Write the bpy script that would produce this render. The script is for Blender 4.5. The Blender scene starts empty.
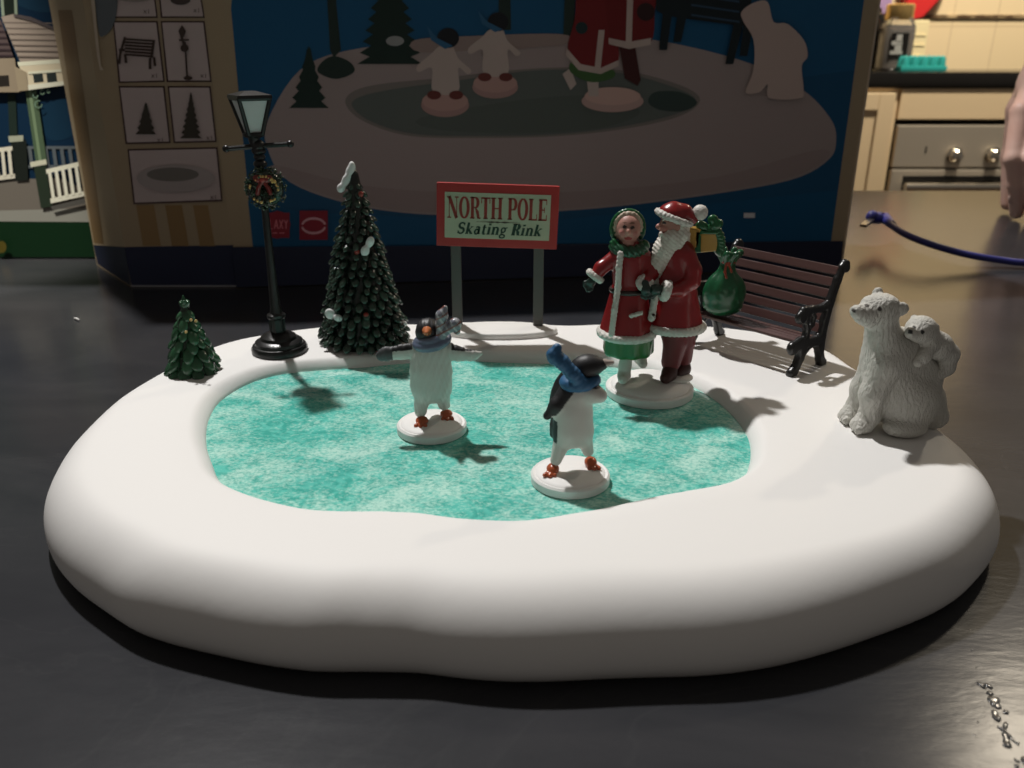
import bpy, bmesh, math, random
import numpy as np
from mathutils import Vector, Matrix
from mathutils.geometry import tessellate_polygon
random.seed(7); rng = np.random.default_rng(7)
SC = bpy.context.scene
COL = SC.collection
R_ = math.radians

# ------------------------------------------------------------------ camera, world, lights
F_PX = 850.0; PITCH = R_(21.5); CAMH = 0.19
cam_d = bpy.data.cameras.new('camera'); cam = bpy.data.objects.new('camera', cam_d); COL.objects.link(cam)
cam.location = (0, 0, CAMH); cam.rotation_euler = (R_(90) - PITCH, 0, 0)
cam_d.sensor_width = 36; cam_d.lens = F_PX / 1024 * 36; cam_d.clip_start = 0.01; cam_d.clip_end = 50
cam_d.dof.use_dof = True; cam_d.dof.focus_distance = 0.40; cam_d.dof.aperture_fstop = 15
SC.camera = cam
SC.view_settings.view_transform = 'Standard'; SC.view_settings.look = 'None'
SC.view_settings.gamma = 1; SC.view_settings.exposure = 0.0
try: SC.view_settings.use_curve_mapping = False
except Exception: pass

W = bpy.data.worlds.new('world'); SC.world = W; W.use_nodes = True
bg = W.node_tree.nodes['Background']; bg.inputs[0].default_value = (1.0, 0.90, 0.80, 1); bg.inputs[1].default_value = 0.10

def spot(name, loc, target, power, size, angle, blend, colour):
    l = bpy.data.lights.new(name, 'SPOT'); l.energy = power; l.shadow_soft_size = size
    l.spot_size = R_(angle); l.spot_blend = blend; l.color = colour
    o = bpy.data.objects.new(name, l); COL.objects.link(o); o.location = loc
    o.rotation_euler = (Vector(target) - Vector(loc)).to_track_quat('-Z', 'Y').to_euler()
    return o
spot('ceiling_downlight', (-0.73, 1.46, 2.40), (0.0, 0.36, 0.0), 285, 0.055, 45, 0.5, (1.0, 0.975, 0.95))
spot('gazebo_box_fill_spot', (-0.70, 0.25, 1.6), (-0.57, 0.80, 0.10), 190, 0.03, 15, 0.6, (1.0, 0.94, 0.83))  # added narrow spot, brightens the gazebo box face only
spot('kitchen_downlight', (1.38, 1.82, 1.6), (1.10, 2.3, 0.15), 25, 0.05, 165, 0.3, (1.0, 0.87, 0.68))

spot('kitchen_fill_spot', (1.15, 1.85, 1.35), (1.15, 2.50, 0.12), 105, 0.05, 72, 0.6, (1.0, 0.90, 0.74))  # added fill spot brightening the tiles and cabinet fronts

# ------------------------------------------------------------------ view geometry (pixel of the photo -> point in the room)
_F = np.array([0, math.cos(PITCH), -math.sin(PITCH)]); _U = np.array([0, math.sin(PITCH), math.cos(PITCH)])
_R = np.array([1.0, 0, 0]); _C = np.array([0, 0, CAMH])
def ray(x, y): return _F + _R * (x - 512) / F_PX + _U * (384 - y) / F_PX
def at(x, y, z=0.0):
    d = ray(x, y); return _C + d * ((z - CAMH) / d[2])
def atY(x, y, Y):
    d = ray(x, y); return _C + d * (Y / d[1])
def hgt(p, y): return float(atY(512, y, p[1])[2])
def loc_fn(o):      # pixel + depth offset (mm) -> local millimetres of a thing standing at o
    def f(x, y, dy=0.0):
        p = atY(x, y, o[1] + dy * 0.001); return (p - np.array(o)) * 1000
    return f

# ------------------------------------------------------------------ materials
def lin(c):
    return tuple(((v / 255) / 12.92 if v / 255 <= .04045 else ((v / 255 + .055) / 1.055) ** 2.4) for v in c)
def mat(name, colour=None, rough=.5, metal=0.0, attr=False, spec=None, coat=0, bump=None, noise=None, trans=0, emit=None):
    m = bpy.data.materials.new(name); m.use_nodes = True; nt = m.node_tree; b = nt.nodes['Principled BSDF']
    b.inputs['Roughness'].default_value = rough; b.inputs['Metallic'].default_value = metal
    if spec is not None: b.inputs['Specular IOR Level'].default_value = spec
    if coat: b.inputs['Coat Weight'].default_value = coat; b.inputs['Coat Roughness'].default_value = .12
    if trans: b.inputs['Transmission Weight'].default_value = trans
    src = None
    if attr:
        a = nt.nodes.new('ShaderNodeAttribute'); a.attribute_name = 'Col'; src = a.outputs['Color']
    elif colour is not None:
        b.inputs['Base Color'].default_value = (*colour, 1)
    if noise:   # (scale, second colour, low, high)
        tc = nt.nodes.new('ShaderNodeTexCoord'); n = nt.nodes.new('ShaderNodeTexNoise'); n.inputs['Scale'].default_value = noise[0]
        n.inputs['Detail'].default_value = 6
        nt.links.new(tc.outputs['Object'], n.inputs['Vector'])
        r = nt.nodes.new('ShaderNodeMapRange'); r.inputs[1].default_value = noise[2]; r.inputs[2].default_value = noise[3]
        nt.links.new(n.outputs[0], r.inputs[0])
        mx = nt.nodes.new('ShaderNodeMix'); mx.data_type = 'RGBA'
        nt.links.new(r.outputs[0], mx.inputs[0])
        if src is not None: nt.links.new(src, mx.inputs[6])
        else: mx.inputs[6].default_value = (*colour, 1)
        mx.inputs[7].default_value = (*noise[1], 1)
        src = mx.outputs[2]
    if src is not None: nt.links.new(src, b.inputs['Base Color'])
    if bump:    # (scale, strength, distance, stretch)
        tc = nt.nodes.new('ShaderNodeTexCoord'); mp = nt.nodes.new('ShaderNodeMapping')
        if len(bump) > 3: mp.inputs['Scale'].default_value = bump[3]
        n = nt.nodes.new('ShaderNodeTexNoise'); n.inputs['Scale'].default_value = bump[0]; n.inputs['Detail'].default_value = 4
        nt.links.new(tc.outputs['Object'], mp.inputs[0]); nt.links.new(mp.outputs[0], n.inputs['Vector'])
        bp = nt.nodes.new('ShaderNodeBump'); bp.inputs['Strength'].default_value = bump[1]; bp.inputs['Distance'].default_value = bump[2]
        nt.links.new(n.outputs[0], bp.inputs['Height']); nt.links.new(bp.outputs[0], b.inputs['Normal'])
    return m

M = {}
M['paint'] = mat('painted_resin', attr=True, rough=.28, coat=.3, bump=(900, .15, .0004))
M['matte'] = mat('painted_matte_resin', attr=True, rough=.5, bump=(900, .2, .0004))
M['fur'] = mat('unglazed_bear', attr=True, rough=.5, bump=(700, .8, .0012, (1.6, 1.6, .5)))
M['print'] = mat('printed_card', attr=True, rough=.5, spec=.25)
M['sign_print'] = mat('printed_sign', attr=True, rough=.4)
M['foliage'] = mat('glossy_tree', attr=True, rough=.25, coat=.4, bump=(1500, .4, .0004))
M['plain'] = mat('plain_painted', attr=True, rough=.45)
M['snow'] = mat('white_moulded_snow', (.82, .81, .79), rough=.6, bump=(180, .12, .0004))
M['black'] = mat('black_cast_metal', (.012, .012, .012), rough=.3, bump=(900, .25, .0004))
M['pane'] = mat('frosted_lantern_pane', (.62, .64, .64), rough=.25)
M['wood'] = mat('brown_painted_slats', (.085, .04, .036), rough=.38, bump=(500, .4, .0004, (.15, 1, 1)))
M['kraft'] = mat('kraft_board_inside', (.30, .23, .15), rough=.8)
M['post'] = mat('grey_sign_post', (.085, .082, .075), rough=.5)
M['steel'] = mat('brushed_steel', (.50, .44, .36), rough=.4, metal=.45, bump=(60, .1, .001, (1, 1, 30)))
M['chrome'] = mat('polished_knob', (.85, .78, .66), rough=.2, metal=1)
M['cream'] = mat('cream_cabinet', (.80, .62, .39), rough=.45)
M['blacktop'] = mat('black_laminate', (.012, .011, .01), rough=.16)
M['dark'] = mat('dark_oven_glass', (.01, .009, .008), rough=.12)
M['skin'] = mat('skin', (.90, .62, .52), rough=.5, bump=(60, .25, .002), noise=(25, (.86, .53, .43), .4, .7))
M['cable'] = mat('blue_rubber', (.030, .033, .20), rough=.4)
M['glass'] = mat('jar_glass', (.9, .88, .82), rough=.05, trans=.9)
M['gold'] = mat('gold_lid', (.78, .52, .20), rough=.28, metal=.8)

# table: dark slate-look laminate
def table_mat():
    m = bpy.data.materials.new('slate_laminate'); m.use_nodes = True; nt = m.node_tree; b = nt.nodes['Principled BSDF']
    tc = nt.nodes.new('ShaderNodeTexCoord'); mp = nt.nodes.new('ShaderNodeMapping'); mp.inputs['Rotation'].default_value = (0, 0, .35); mp.inputs['Scale'].default_value = (1, 2.2, 1)
    nt.links.new(tc.outputs['Object'], mp.inputs[0])
    n = nt.nodes.new('ShaderNodeTexNoise'); n.inputs['Scale'].default_value = 7; n.inputs['Detail'].default_value = 9; n.inputs['Roughness'].default_value = .62; n.inputs['Distortion'].default_value = 1.2
    nt.links.new(mp.outputs[0], n.inputs['Vector'])
    r = nt.nodes.new('ShaderNodeValToRGB'); r.color_ramp.elements[0].position = .35; r.color_ramp.elements[0].color = (.027, .028, .032, 1)
    r.color_ramp.elements[1].position = .72; r.color_ramp.elements[1].color = (.042, .042, .046, 1)
    e = r.color_ramp.elements.new(.5); e.color = (.033, .034, .038, 1)
    nt.links.new(n.outputs[0], r.inputs[0]); nt.links.new(r.outputs[0], b.inputs['Base Color'])
    # thin pale veins
    n2 = nt.nodes.new('ShaderNodeTexNoise'); n2.inputs['Scale'].default_value = 5; n2.inputs['Detail'].default_value = 5; n2.inputs['Distortion'].default_value = 2.0
    nt.links.new(mp.outputs[0], n2.inputs['Vector'])
    s = nt.nodes.new('ShaderNodeMath'); s.operation = 'SUBTRACT'; s.inputs[1].default_value = .5; nt.links.new(n2.outputs[0], s.inputs[0])
    a = nt.nodes.new('ShaderNodeMath'); a.operation = 'ABSOLUTE'; nt.links.new(s.outputs[0], a.inputs[0])
    v = nt.nodes.new('ShaderNodeMapRange'); v.inputs[1].default_value = 0; v.inputs[2].default_value = .012; v.inputs[3].default_value = 1; v.inputs[4].default_value = 0
    nt.links.new(a.outputs[0], v.inputs[0])
    mx = nt.nodes.new('ShaderNodeMix'); mx.data_type = 'RGBA'; f = nt.nodes.new('ShaderNodeMath'); f.operation = 'MULTIPLY'; f.inputs[1].default_value = .09
    nt.links.new(v.outputs[0], f.inputs[0]); nt.links.new(f.outputs[0], mx.inputs[0]); nt.links.new(r.outputs[0], mx.inputs[6]); mx.inputs[7].default_value = (.075, .075, .075, 1)
    nt.links.new(mx.outputs[2], b.inputs['Base Color'])
    n3 = nt.nodes.new('ShaderNodeTexNoise'); n3.inputs['Scale'].default_value = 60; n3.inputs['Detail'].default_value = 6; nt.links.new(mp.outputs[0], n3.inputs['Vector'])
    ad = nt.nodes.new('ShaderNodeMath'); ad.operation = 'MULTIPLY_ADD'; ad.inputs[1].default_value = .3
    nt.links.new(n3.outputs[0], ad.inputs[0]); nt.links.new(n.outputs[0], ad.inputs[2])
    bp = nt.nodes.new('ShaderNodeBump'); bp.inputs['Strength'].default_value = .12; bp.inputs['Distance'].default_value = .002
    nt.links.new(ad.outputs[0], bp.inputs['Height']); nt.links.new(bp.outputs[0], b.inputs['Normal'])
    b.inputs['Roughness'].default_value = .21; b.inputs['Specular IOR Level'].default_value = .24
    return m
M['table'] = table_mat()

def ice_mat():
    m = bpy.data.materials.new('teal_ice_print'); m.use_nodes = True; nt = m.node_tree; b = nt.nodes['Principled BSDF']
    tc = nt.nodes.new('ShaderNodeTexCoord')
    mp = nt.nodes.new('ShaderNodeMapping'); mp.inputs['Rotation'].default_value = (0, 0, .5); mp.inputs['Scale'].default_value = (1, 1.25, 1); nt.links.new(tc.outputs['Object'], mp.inputs[0])
    n = nt.nodes.new('ShaderNodeTexNoise'); n.inputs['Scale'].default_value = 560; n.inputs['Detail'].default_value = 8; n.inputs['Roughness'].default_value = .7
    nt.links.new(mp.outputs[0], n.inputs['Vector'])
    g = nt.nodes.new('ShaderNodeTexNoise'); g.inputs['Scale'].default_value = 38; g.inputs['Detail'].default_value = 4; g.inputs['Distortion'].default_value = .8; nt.links.new(mp.outputs[0], g.inputs['Vector'])
    ma = nt.nodes.new('ShaderNodeMath'); ma.operation = 'MULTIPLY_ADD'; ma.inputs[1].default_value = .7; nt.links.new(g.outputs[0], ma.inputs[0]); nt.links.new(n.outputs[0], ma.inputs[2])
    r = nt.nodes.new('ShaderNodeMapRange'); r.inputs[1].default_value = .76; r.inputs[2].default_value = 1.03; nt.links.new(ma.outputs[0], r.inputs[0])
    # darker streaky lines
    w = nt.nodes.new('ShaderNodeTexNoise'); w.inputs['Scale'].default_value = 90; w.inputs['Detail'].default_value = 3; w.inputs['Distortion'].default_value = 2.5; nt.links.new(mp.outputs[0], w.inputs['Vector'])
    mw = nt.nodes.new('ShaderNodeMapRange'); mw.inputs[1].default_value = .4; mw.inputs[2].default_value = .6; nt.links.new(w.outputs[0], mw.inputs[0])
    base = nt.nodes.new('ShaderNodeMix'); base.data_type = 'RGBA'; base.inputs[6].default_value = (.065, .42, .35, 1); base.inputs[7].default_value = (.13, .58, .49, 1); nt.links.new(mw.outputs[0], base.inputs[0])
    mx = nt.nodes.new('ShaderNodeMix'); mx.data_type = 'RGBA'; nt.links.new(r.outputs[0], mx.inputs[0]); nt.links.new(base.outputs[2], mx.inputs[6]); mx.inputs[7].default_value = (.50, .80, .70, 1)
    nt.links.new(mx.outputs[2], b.inputs['Base Color']); b.inputs['Roughness'].default_value = .12
    return m
M['ice'] = ice_mat()

def tile_mat():
    m = bpy.data.materials.new('cream_wall_tiles'); m.use_nodes = True; nt = m.node_tree; b = nt.nodes['Principled BSDF']
    tc = nt.nodes.new('ShaderNodeTexCoord'); mp = nt.nodes.new('ShaderNodeMapping'); mp.inputs['Rotation'].default_value = (R_(90), 0, 0)
    nt.links.new(tc.outputs['Object'], mp.inputs[0])
    br = nt.nodes.new('ShaderNodeTexBrick'); br.offset = 0; br.inputs['Scale'].default_value = 1; br.inputs['Brick Width'].default_value = .125; br.inputs['Row Height'].default_value = .125
    br.inputs['Mortar Size'].default_value = .0015; br.inputs['Color1'].default_value = (.80, .64, .40, 1); br.inputs['Color2'].default_value = (.78, .62, .38, 1); br.inputs['Mortar'].default_value = (.60, .46, .28, 1)
    nt.links.new(mp.outputs[0], br.inputs['Vector']); nt.links.new(br.outputs[0], b.inputs['Base Color']); b.inputs['Roughness'].default_value = .3
    return m
M['tile'] = tile_mat()
M['mosaic'] = mat('mosaic_trim', (.10, .06, .03), rough=.4, noise=(45, (.45, .33, .18), .45, .6))
M['floor'] = mat('floor_boards', (.09, .06, .04), rough=.6, noise=(3, (.06, .04, .03), .4, .6))

# ------------------------------------------------------------------ object helpers
def empty(name, loc, label, cat, rotz=0, group=None):
    o = bpy.data.objects.new(name, None); COL.objects.link(o); o.location = tuple(float(v) for v in loc); o.rotation_euler = (0, 0, rotz)
    o.empty_display_size = .01
    o['label'] = label; o['category'] = cat
    if group: o['group'] = group
    return o
def add(name, me, material, parent=None, smooth=True):
    me.materials.append(material)
    if smooth:
        me.polygons.foreach_set('use_smooth', [True] * len(me.polygons))
    o = bpy.data.objects.new(name, me); COL.objects.link(o)
    if parent is not None: o.parent = parent
    return o
def setcol(me, cols):
    a = me.color_attributes.new('Col', 'FLOAT_COLOR', 'POINT')
    arr = np.ones((len(me.vertices), 4), dtype=np.float32); arr[:, :3] = cols
    a.data.foreach_set('color', arr.ravel())
def from_bm(name, bm, material, parent=None, smooth=False, colour=None, sharp=35):
    bmesh.ops.recalc_face_normals(bm, faces=bm.faces)
    me = bpy.data.meshes.new(name); bm.to_mesh(me); bm.free()
    if colour is not None: setcol(me, np.array(colour))
    o = add(name, me, material, parent, smooth)
    if smooth:
        try: me.set_sharp_from_angle(angle=R_(sharp))
        except Exception: pass
    return o
def tag(o, label, cat, group=None):
    o['label'] = label; o['category'] = cat
    if group: o['group'] = group
    return o
def structure(o): o['kind'] = 'structure'; return o
def bm_box(bm, c, s, rot=None, bevel=0):
    t = bmesh.new(); bmesh.ops.create_cube(t, size=1)
    for v in t.verts: v.co = Vector((v.co.x * s[0], v.co.y * s[1], v.co.z * s[2]))
    if bevel: bmesh.ops.bevel(t, geom=list(t.edges), offset=bevel, segments=2, affect='EDGES', profile=.6)
    for v in t.verts:
        p = v.co
        if rot is not None: p = rot @ p
        v.co = p + Vector(c)
    me = bpy.data.meshes.new('t'); t.to_mesh(me); t.free(); bm.from_mesh(me); bpy.data.meshes.remove(me)
def bm_lathe(bm, prof, seg=40, c=(0, 0, 0), squash=1):
    rings = []
    for r, z in prof:
        rings.append([bm.verts.new((c[0] + r * math.cos(2 * math.pi * i / seg), c[1] + squash * r * math.sin(2 * math.pi * i / seg), c[2] + z)) for i in range(seg)])
    for a, b in zip(rings, rings[1:]):
        for i in range(seg):
            bm.faces.new((a[i], a[(i + 1) % seg], b[(i + 1) % seg], b[i]))
    bm.faces.new(rings[0][::-1]); bm.faces.new(rings[-1])
def bm_tube(bm, pts, rad, seg=12):
    pts = [Vector(p) for p in pts]; n = len(pts)
    if not hasattr(rad, '__len__'): rad = [rad] * n
    rings = []; up = None
    for i, p in enumerate(pts):
        t = (pts[min(i + 1, n - 1)] - pts[max(i - 1, 0)]).normalized()
        if up is None:
            up = t.orthogonal().normalized()
        else:
            up = (up - t * up.dot(t)).normalized()
        s = t.cross(up)
        rings.append([bm.verts.new(p + (up * math.cos(2 * math.pi * k / seg) + s * math.sin(2 * math.pi * k / seg)) * rad[i]) for k in range(seg)])
    for a, b in zip(rings, rings[1:]):
        for i in range(seg): bm.faces.new((a[i], a[(i + 1) % seg], b[(i + 1) % seg], b[i]))
    bm.faces.new(rings[0][::-1]); bm.faces.new(rings[-1])
def spline(pts, n=8):
    pts = [np.array(p, float) for p in pts]; out = []
    for i in range(len(pts) - 1):
        p0 = pts[max(i - 1, 0)]; p1 = pts[i]; p2 = pts[i + 1]; p3 = pts[min(i + 2, len(pts) - 1)]
        for k in range(n):
            t = k / n
            out.append(.5 * ((2 * p1) + (-p0 + p2) * t + (2 * p0 - 5 * p1 + 4 * p2 - p3) * t * t + (-p0 + 3 * p1 - 3 * p2 + p3) * t ** 3))
    out.append(pts[-1]); return out
def bm_prism(bm, pts, z0, z1):
    a = [bm.verts.new((x, y, z0)) for x, y in pts]; b = [bm.verts.new((x, y, z1)) for x, y in pts]
    n = len(pts)
    for i in range(n): bm.faces.new((a[i], a[(i + 1) % n], b[(i + 1) % n], b[i]))
    bm.faces.new(a[::-1]); bm.faces.new(b)
def bm_blob(bm, c, r, sub=2, rot=None):
    t = bmesh.new(); bmesh.ops.create_icosphere(t, subdivisions=sub, radius=1)
    vs = {}
    for v in t.verts:
        p = Vector((v.co.x * r[0], v.co.y * r[1], v.co.z * r[2]))
        if rot is not None: p = rot @ p
        vs[v] = bm.verts.new(p + Vector(c))
    for f in t.faces: bm.faces.new([vs[v] for v in f.verts])
    t.free()

# ------------------------------------------------------------------ implicit surfaces (smooth unions meshed with surface nets); millimetres
class Shape:
    def __init__(s): s.p = []
    def ell(s, c, r, col, rot=None, k=None):
        c = np.array(c, float); r = np.array(r if hasattr(r, '__len__') else (r, r, r), float)
        Rm = None if rot is None else np.array(Matrix.Rotation(rot[2], 3, 'Z') @ Matrix.Rotation(rot[1], 3, 'Y') @ Matrix.Rotation(rot[0], 3, 'X'))
        def f(P):
            q = P - c
            if Rm is not None: q = q @ Rm
            k0 = np.linalg.norm(q / r, axis=-1); k1 = np.linalg.norm(q / (r * r), axis=-1) + 1e-9
            return k0 * (k0 - 1) / k1
        s.p.append((f, col, k, c - r.max(), c + r.max())); return s
    def cap(s, a, b, ra, rb, col, k=None, flat=None):
        a = np.array(a, float); b = np.array(b, float); d = b - a; L = max(d @ d, 1e-9)
        sc = np.ones(3) if flat is None else np.array(flat, float)
        def f(P):
            q = P - a; t = np.clip((q @ d) / L, 0, 1)
            return np.linalg.norm((q - t[..., None] * d) * sc, axis=-1) - (ra + (rb - ra) * t)
        m = max(ra, rb) / sc.min()
        s.p.append((f, col, k, np.minimum(a, b) - m, np.maximum(a, b) + m)); return s
    def chain(s, pts, rad, col, k=None, flat=None):
        if not hasattr(rad, '__len__'): rad = [rad] * len(pts)
        for i in range(len(pts) - 1): s.cap(pts[i], pts[i + 1], rad[i], rad[i + 1], col, k, flat)
        return s
    def cone(s, c, r0, r1, h, col, round_=.6, squash=1, k=None, wave=None):   # vertical frustum from c up
        c = np.array(c, float)
        def f(P):
            q = P - c; rad = np.hypot(q[..., 0], q[..., 1] / squash); t = np.clip(q[..., 2] / h, 0, 1)
            R = r0 + (r1 - r0) * t
            if wave: R = R + wave[0] * (1 - t) * np.cos(wave[1] * np.arctan2(q[..., 1], q[..., 0]) + wave[2])
            dz = np.abs(q[..., 2] - h / 2) - h / 2 + round_; dr = rad - R + round_
            return np.minimum(np.maximum(dr, dz), 0) + np.hypot(np.maximum(dr, 0), np.maximum(dz, 0)) - round_
        m = max(r0, r1) * max(squash, 1) + 1
        s.p.append((f, col, k, c - np.array([m, m, .5]), c + np.array([m, m, h + .5]))); return s
    def mesh(s, name, vox, material, parent=None, k=1.0, zmin=None, colfn=None, disp=None, fn=None):
        lo = np.min([p[3] for p in s.p], axis=0) - 2 * vox - .5; hi = np.max([p[4] for p in s.p], axis=0) + 2 * vox + .5
        n = np.ceil((hi - lo) / vox).astype(int) + 1
        ax = [lo[i] + vox * np.arange(n[i]) for i in range(3)]
        P = np.stack(np.meshgrid(*ax, indexing='ij'), -1)
        def field(P, want=False):
            D = None; best = None; ci = None
            for i, (f, c, kk, a, b) in enumerate(s.p):
                d = f(P)
                if D is None: D = d; best = d.copy(); ci = np.zeros(d.shape, int)
                else:
                    kq = k if kk is None else kk
                    if kq > 0:
                        h = np.clip(.5 + .5 * (D - d) / kq, 0, 1); D = D * (1 - h) + d * h - kq * h * (1 - h)
                    else: D = np.minimum(D, d)
                    m = d < best; best = np.where(m, d, best); ci = np.where(m, i, ci)
            return (D, ci)
        D, _ = field(P)
        if disp is not None: D = D + disp(P)
        if zmin is not None: D = np.maximum(D, zmin - P[..., 2])
        ins = D < 0
        nx, ny, nz = D.shape
        idx = -np.ones((nx - 1, ny - 1, nz - 1), int)
        corners = [(i, j, l) for i in (0, 1) for j in (0, 1) for l in (0, 1)]
        cnt = sum(ins[i:nx - 1 + i, j:ny - 1 + j, l:nz - 1 + l].astype(int) for i, j, l in corners)
        act = (cnt > 0) & (cnt < 8); cells = np.argwhere(act); idx[act] = np.arange(len(cells))
        acc = np.zeros((len(cells), 3)); num = np.zeros(len(cells))
        for a in corners:
            for axn in range(3):
                if a[axn] == 1: continue
                b = list(a); b[axn] = 1
                ca = cells + np.array(a); cb = cells + np.array(b)
                da = D[ca[:, 0], ca[:, 1], ca[:, 2]]; db = D[cb[:, 0], cb[:, 1], cb[:, 2]]
                m = (da < 0) != (db < 0); t = np.where(m, da / np.where(m, da - db, 1), 0)
                p = np.array(a, float)[None] + np.zeros((len(cells), 3)); p[:, axn] += t
                acc[m] += p[m]; num[m] += 1
        V = lo + (cells + acc / num[:, None]) * vox
        faces = []
        for axn in range(3):
            o1, o2 = [(1, 2), (2, 0), (0, 1)][axn]
            sa = [slice(None)] * 3; sb = [slice(None)] * 3; sa[axn] = slice(0, -1); sb[axn] = slice(1, None)
            ch = ins[tuple(sa)] != ins[tuple(sb)]
            e = np.argwhere(ch); e = e[(e[:, o1] > 0) & (e[:, o2] > 0) & (e[:, o1] < D.shape[o1] - 1) & (e[:, o2] < D.shape[o2] - 1)]
            u = np.zeros(3, int); u[o1] = 1; w = np.zeros(3, int); w[o2] = 1
            def g(q): return idx[q[:, 0], q[:, 1], q[:, 2]]
            quad = np.stack([g(e - u - w), g(e - w), g(e), g(e - u)], 1)
            flip = ~ins[e[:, 0], e[:, 1], e[:, 2]]
            quad[flip] = quad[flip][:, ::-1]
            faces.append(quad)
        Fa = np.concatenate(faces); Fa = Fa[(Fa >= 0).all(1)]
        _, ci = field(V)
        cols = np.array([p[1] for p in s.p], float)[ci]
        if colfn is not None: cols = colfn(V, cols)
        # soften colour borders over neighbouring vertices once
        me = bpy.data.meshes.new(name)
        me.vertices.add(len(V)); me.vertices.foreach_set('co', (V * .001).ravel().astype(np.float32))
        me.loops.add(len(Fa) * 4); me.polygons.add(len(Fa))
        me.loops.foreach_set('vertex_index', Fa.ravel().astype(np.int32))
        me.polygons.foreach_set('loop_start', (np.arange(len(Fa)) * 4).astype(np.int32))
        me.polygons.foreach_set('loop_total', np.full(len(Fa), 4, np.int32))
        me.update(calc_edges=True); me.validate()
        setcol(me, cols)
        return add(name, me, material, parent, True)

# flat printing traced onto a real plane
def hit(plane, x, y):
    p0, n = plane; d = ray(x, y); t = ((p0 - _C) @ n) / (d @ n); return _C + d * t
def printing(name, plane, shapes, origin, parent, material=None, gain=1.0, lift=.00012):
    bm = bmesh.new(); cols = []; p0, n = plane
    for k, (pts, c) in enumerate(shapes):
        P = [hit(plane, x, y) + n * lift * (k + 1) * .5 - np.array(origin) for x, y in pts]
        vs = [bm.verts.new(tuple(p)) for p in P]; cols += [c] * len(vs)
        for t in tessellate_polygon([[Vector(p) for p in P]]):
            try: f = bm.faces.new([vs[i] for i in t])
            except Exception: continue
            f.normal_update()
            if Vector(n).dot(f.normal) < 0: f.normal_flip()
    me = bpy.data.meshes.new(name); bm.to_mesh(me); bm.free(); setcol(me, np.minimum(np.array([lin(c) if max(c) > 1 else c for c in cols]) * gain, .85))
    return add(name, me, material or M['print'], parent, False)
def oval(cx, cy, rx, ry, n=28, rot=0, a0=0, a1=360):
    out = []
    for i in range(n):
        t = R_(a0 + (a1 - a0) * i / (n if a1 - a0 == 360 else n - 1)); x = rx * math.cos(t); y = ry * math.sin(t)
        out.append((cx + x * math.cos(rot) - y * math.sin(rot), cy + x * math.sin(rot) + y * math.cos(rot)))
    return out
def sm(pts, n=5):   # closed smooth outline
    P = [np.array(p, float) for p in pts]; m = len(P); out = []
    for i in range(m):
        p0, p1, p2, p3 = P[i - 1], P[i], P[(i + 1) % m], P[(i + 2) % m]
        for k in range(n):
            t = k / n; out.append(tuple(.5 * ((2 * p1) + (-p0 + p2) * t + (2 * p0 - 5 * p1 + 4 * p2 - p3) * t * t + (-p0 + 3 * p1 - 3 * p2 + p3) * t ** 3)))
    return out

T = 0.032; ICE = 0.0262

# ------------------------------------------------------------------ the room
bm = bmesh.new(); bm_box(bm, (0, 1.2, -.78), (7, 6, .06)); structure(from_bm('floor', bm, M['floor']))
KY = 2.62
bm = bmesh.new(); bm_box(bm, (1.0, KY + .05, .55), (5.0, .1, 2.6)); structure(from_bm('wall_back', bm, M['tile']))
ztrim = hgt((0, KY, 0), 16.5)
bm = bmesh.new(); bm_box(bm, (1.4, KY - .003, ztrim), (4.2, .008, .009), bevel=.001); structure(from_bm('trim_1', bm, M['mosaic']))

# kitchen bench: worktop, cabinet, oven
KF = 2.30                       # front plane of the cabinets
zt = hgt((0, KF - .012, 0), 72); zb = hgt((0, KF - .012, 0), 88)
bm = bmesh.new(); bm_box(bm, (1.55, (KF - .013 + KY) / 2, (zt + zb) / 2), (2.1, KY - KF + .011, zt - zb), bevel=.005)
tag(from_bm('kitchen_worktop', bm, M['blacktop'], smooth=True), 'black glossy kitchen worktop above the oven, against the tiles', 'worktop')
xo0 = atY(892, 145, KF)[0]; xo1 = xo0 + .60
zo1 = hgt((0, KF, 0), 125); zo0 = hgt((0, KF, 0), 167)
cab = empty('kitchen_cabinet', (xo0 - .26, KF, -.75), 'cream kitchen cabinet with a recessed panel door left of the oven', 'cabinet')
def loc(o, p): return tuple(np.array(p) - np.array(o.location))
bm = bmesh.new(); bm_box(bm, loc(cab, (xo0 - .26, (KF + KY) / 2, (zb - .75) / 2)), (.515, KY - KF - .002, zb + .749 - .002)); from_bm('body', bm, M['cream'], cab)
dz0, dz1 = -.66, zb - .012; dx0 = xo0 - .50; dx1 = xo0 - .018
bm = bmesh.new()
bm_box(bm, loc(cab, ((dx0 + dx1) / 2, KF - .008, (dz0 + dz1) / 2)), (dx1 - dx0, .016, dz1 - dz0), bevel=.002)
fr = .042
for (a, b, c, d) in ((dx0, dx0 + fr, dz0, dz1), (dx1 - fr, dx1, dz0, dz1), (dx0 + fr, dx1 - fr, dz1 - fr, dz1), (dx0 + fr, dx1 - fr, dz0, dz0 + fr)):
    bm_box(bm, loc(cab, ((a + b) / 2, KF - .019, (c + d) / 2)), (b - a, .007, d - c), bevel=.002)
from_bm('door', bm, M['cream'], cab)
ov = empty('oven', ((xo0 + xo1) / 2, KF, -.75), 'stainless steel built-in oven with two round knobs under the black worktop', 'oven')
bm = bmesh.new(); bm_box(bm, loc(ov, ((xo0 + xo1) / 2, (KF + KY) / 2, -.37)), (.598, KY - KF - .004, .757)); from_bm('body', bm, M['dark'], ov)
bm = bmesh.new(); bm_box(bm, loc(ov, ((xo0 + xo1) / 2, KF - .004, (zo0 + zo1) / 2)), (.594, .02, zo1 - zo0), bevel=.003); cp = from_bm('control_panel', bm, M['steel'], ov)
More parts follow.
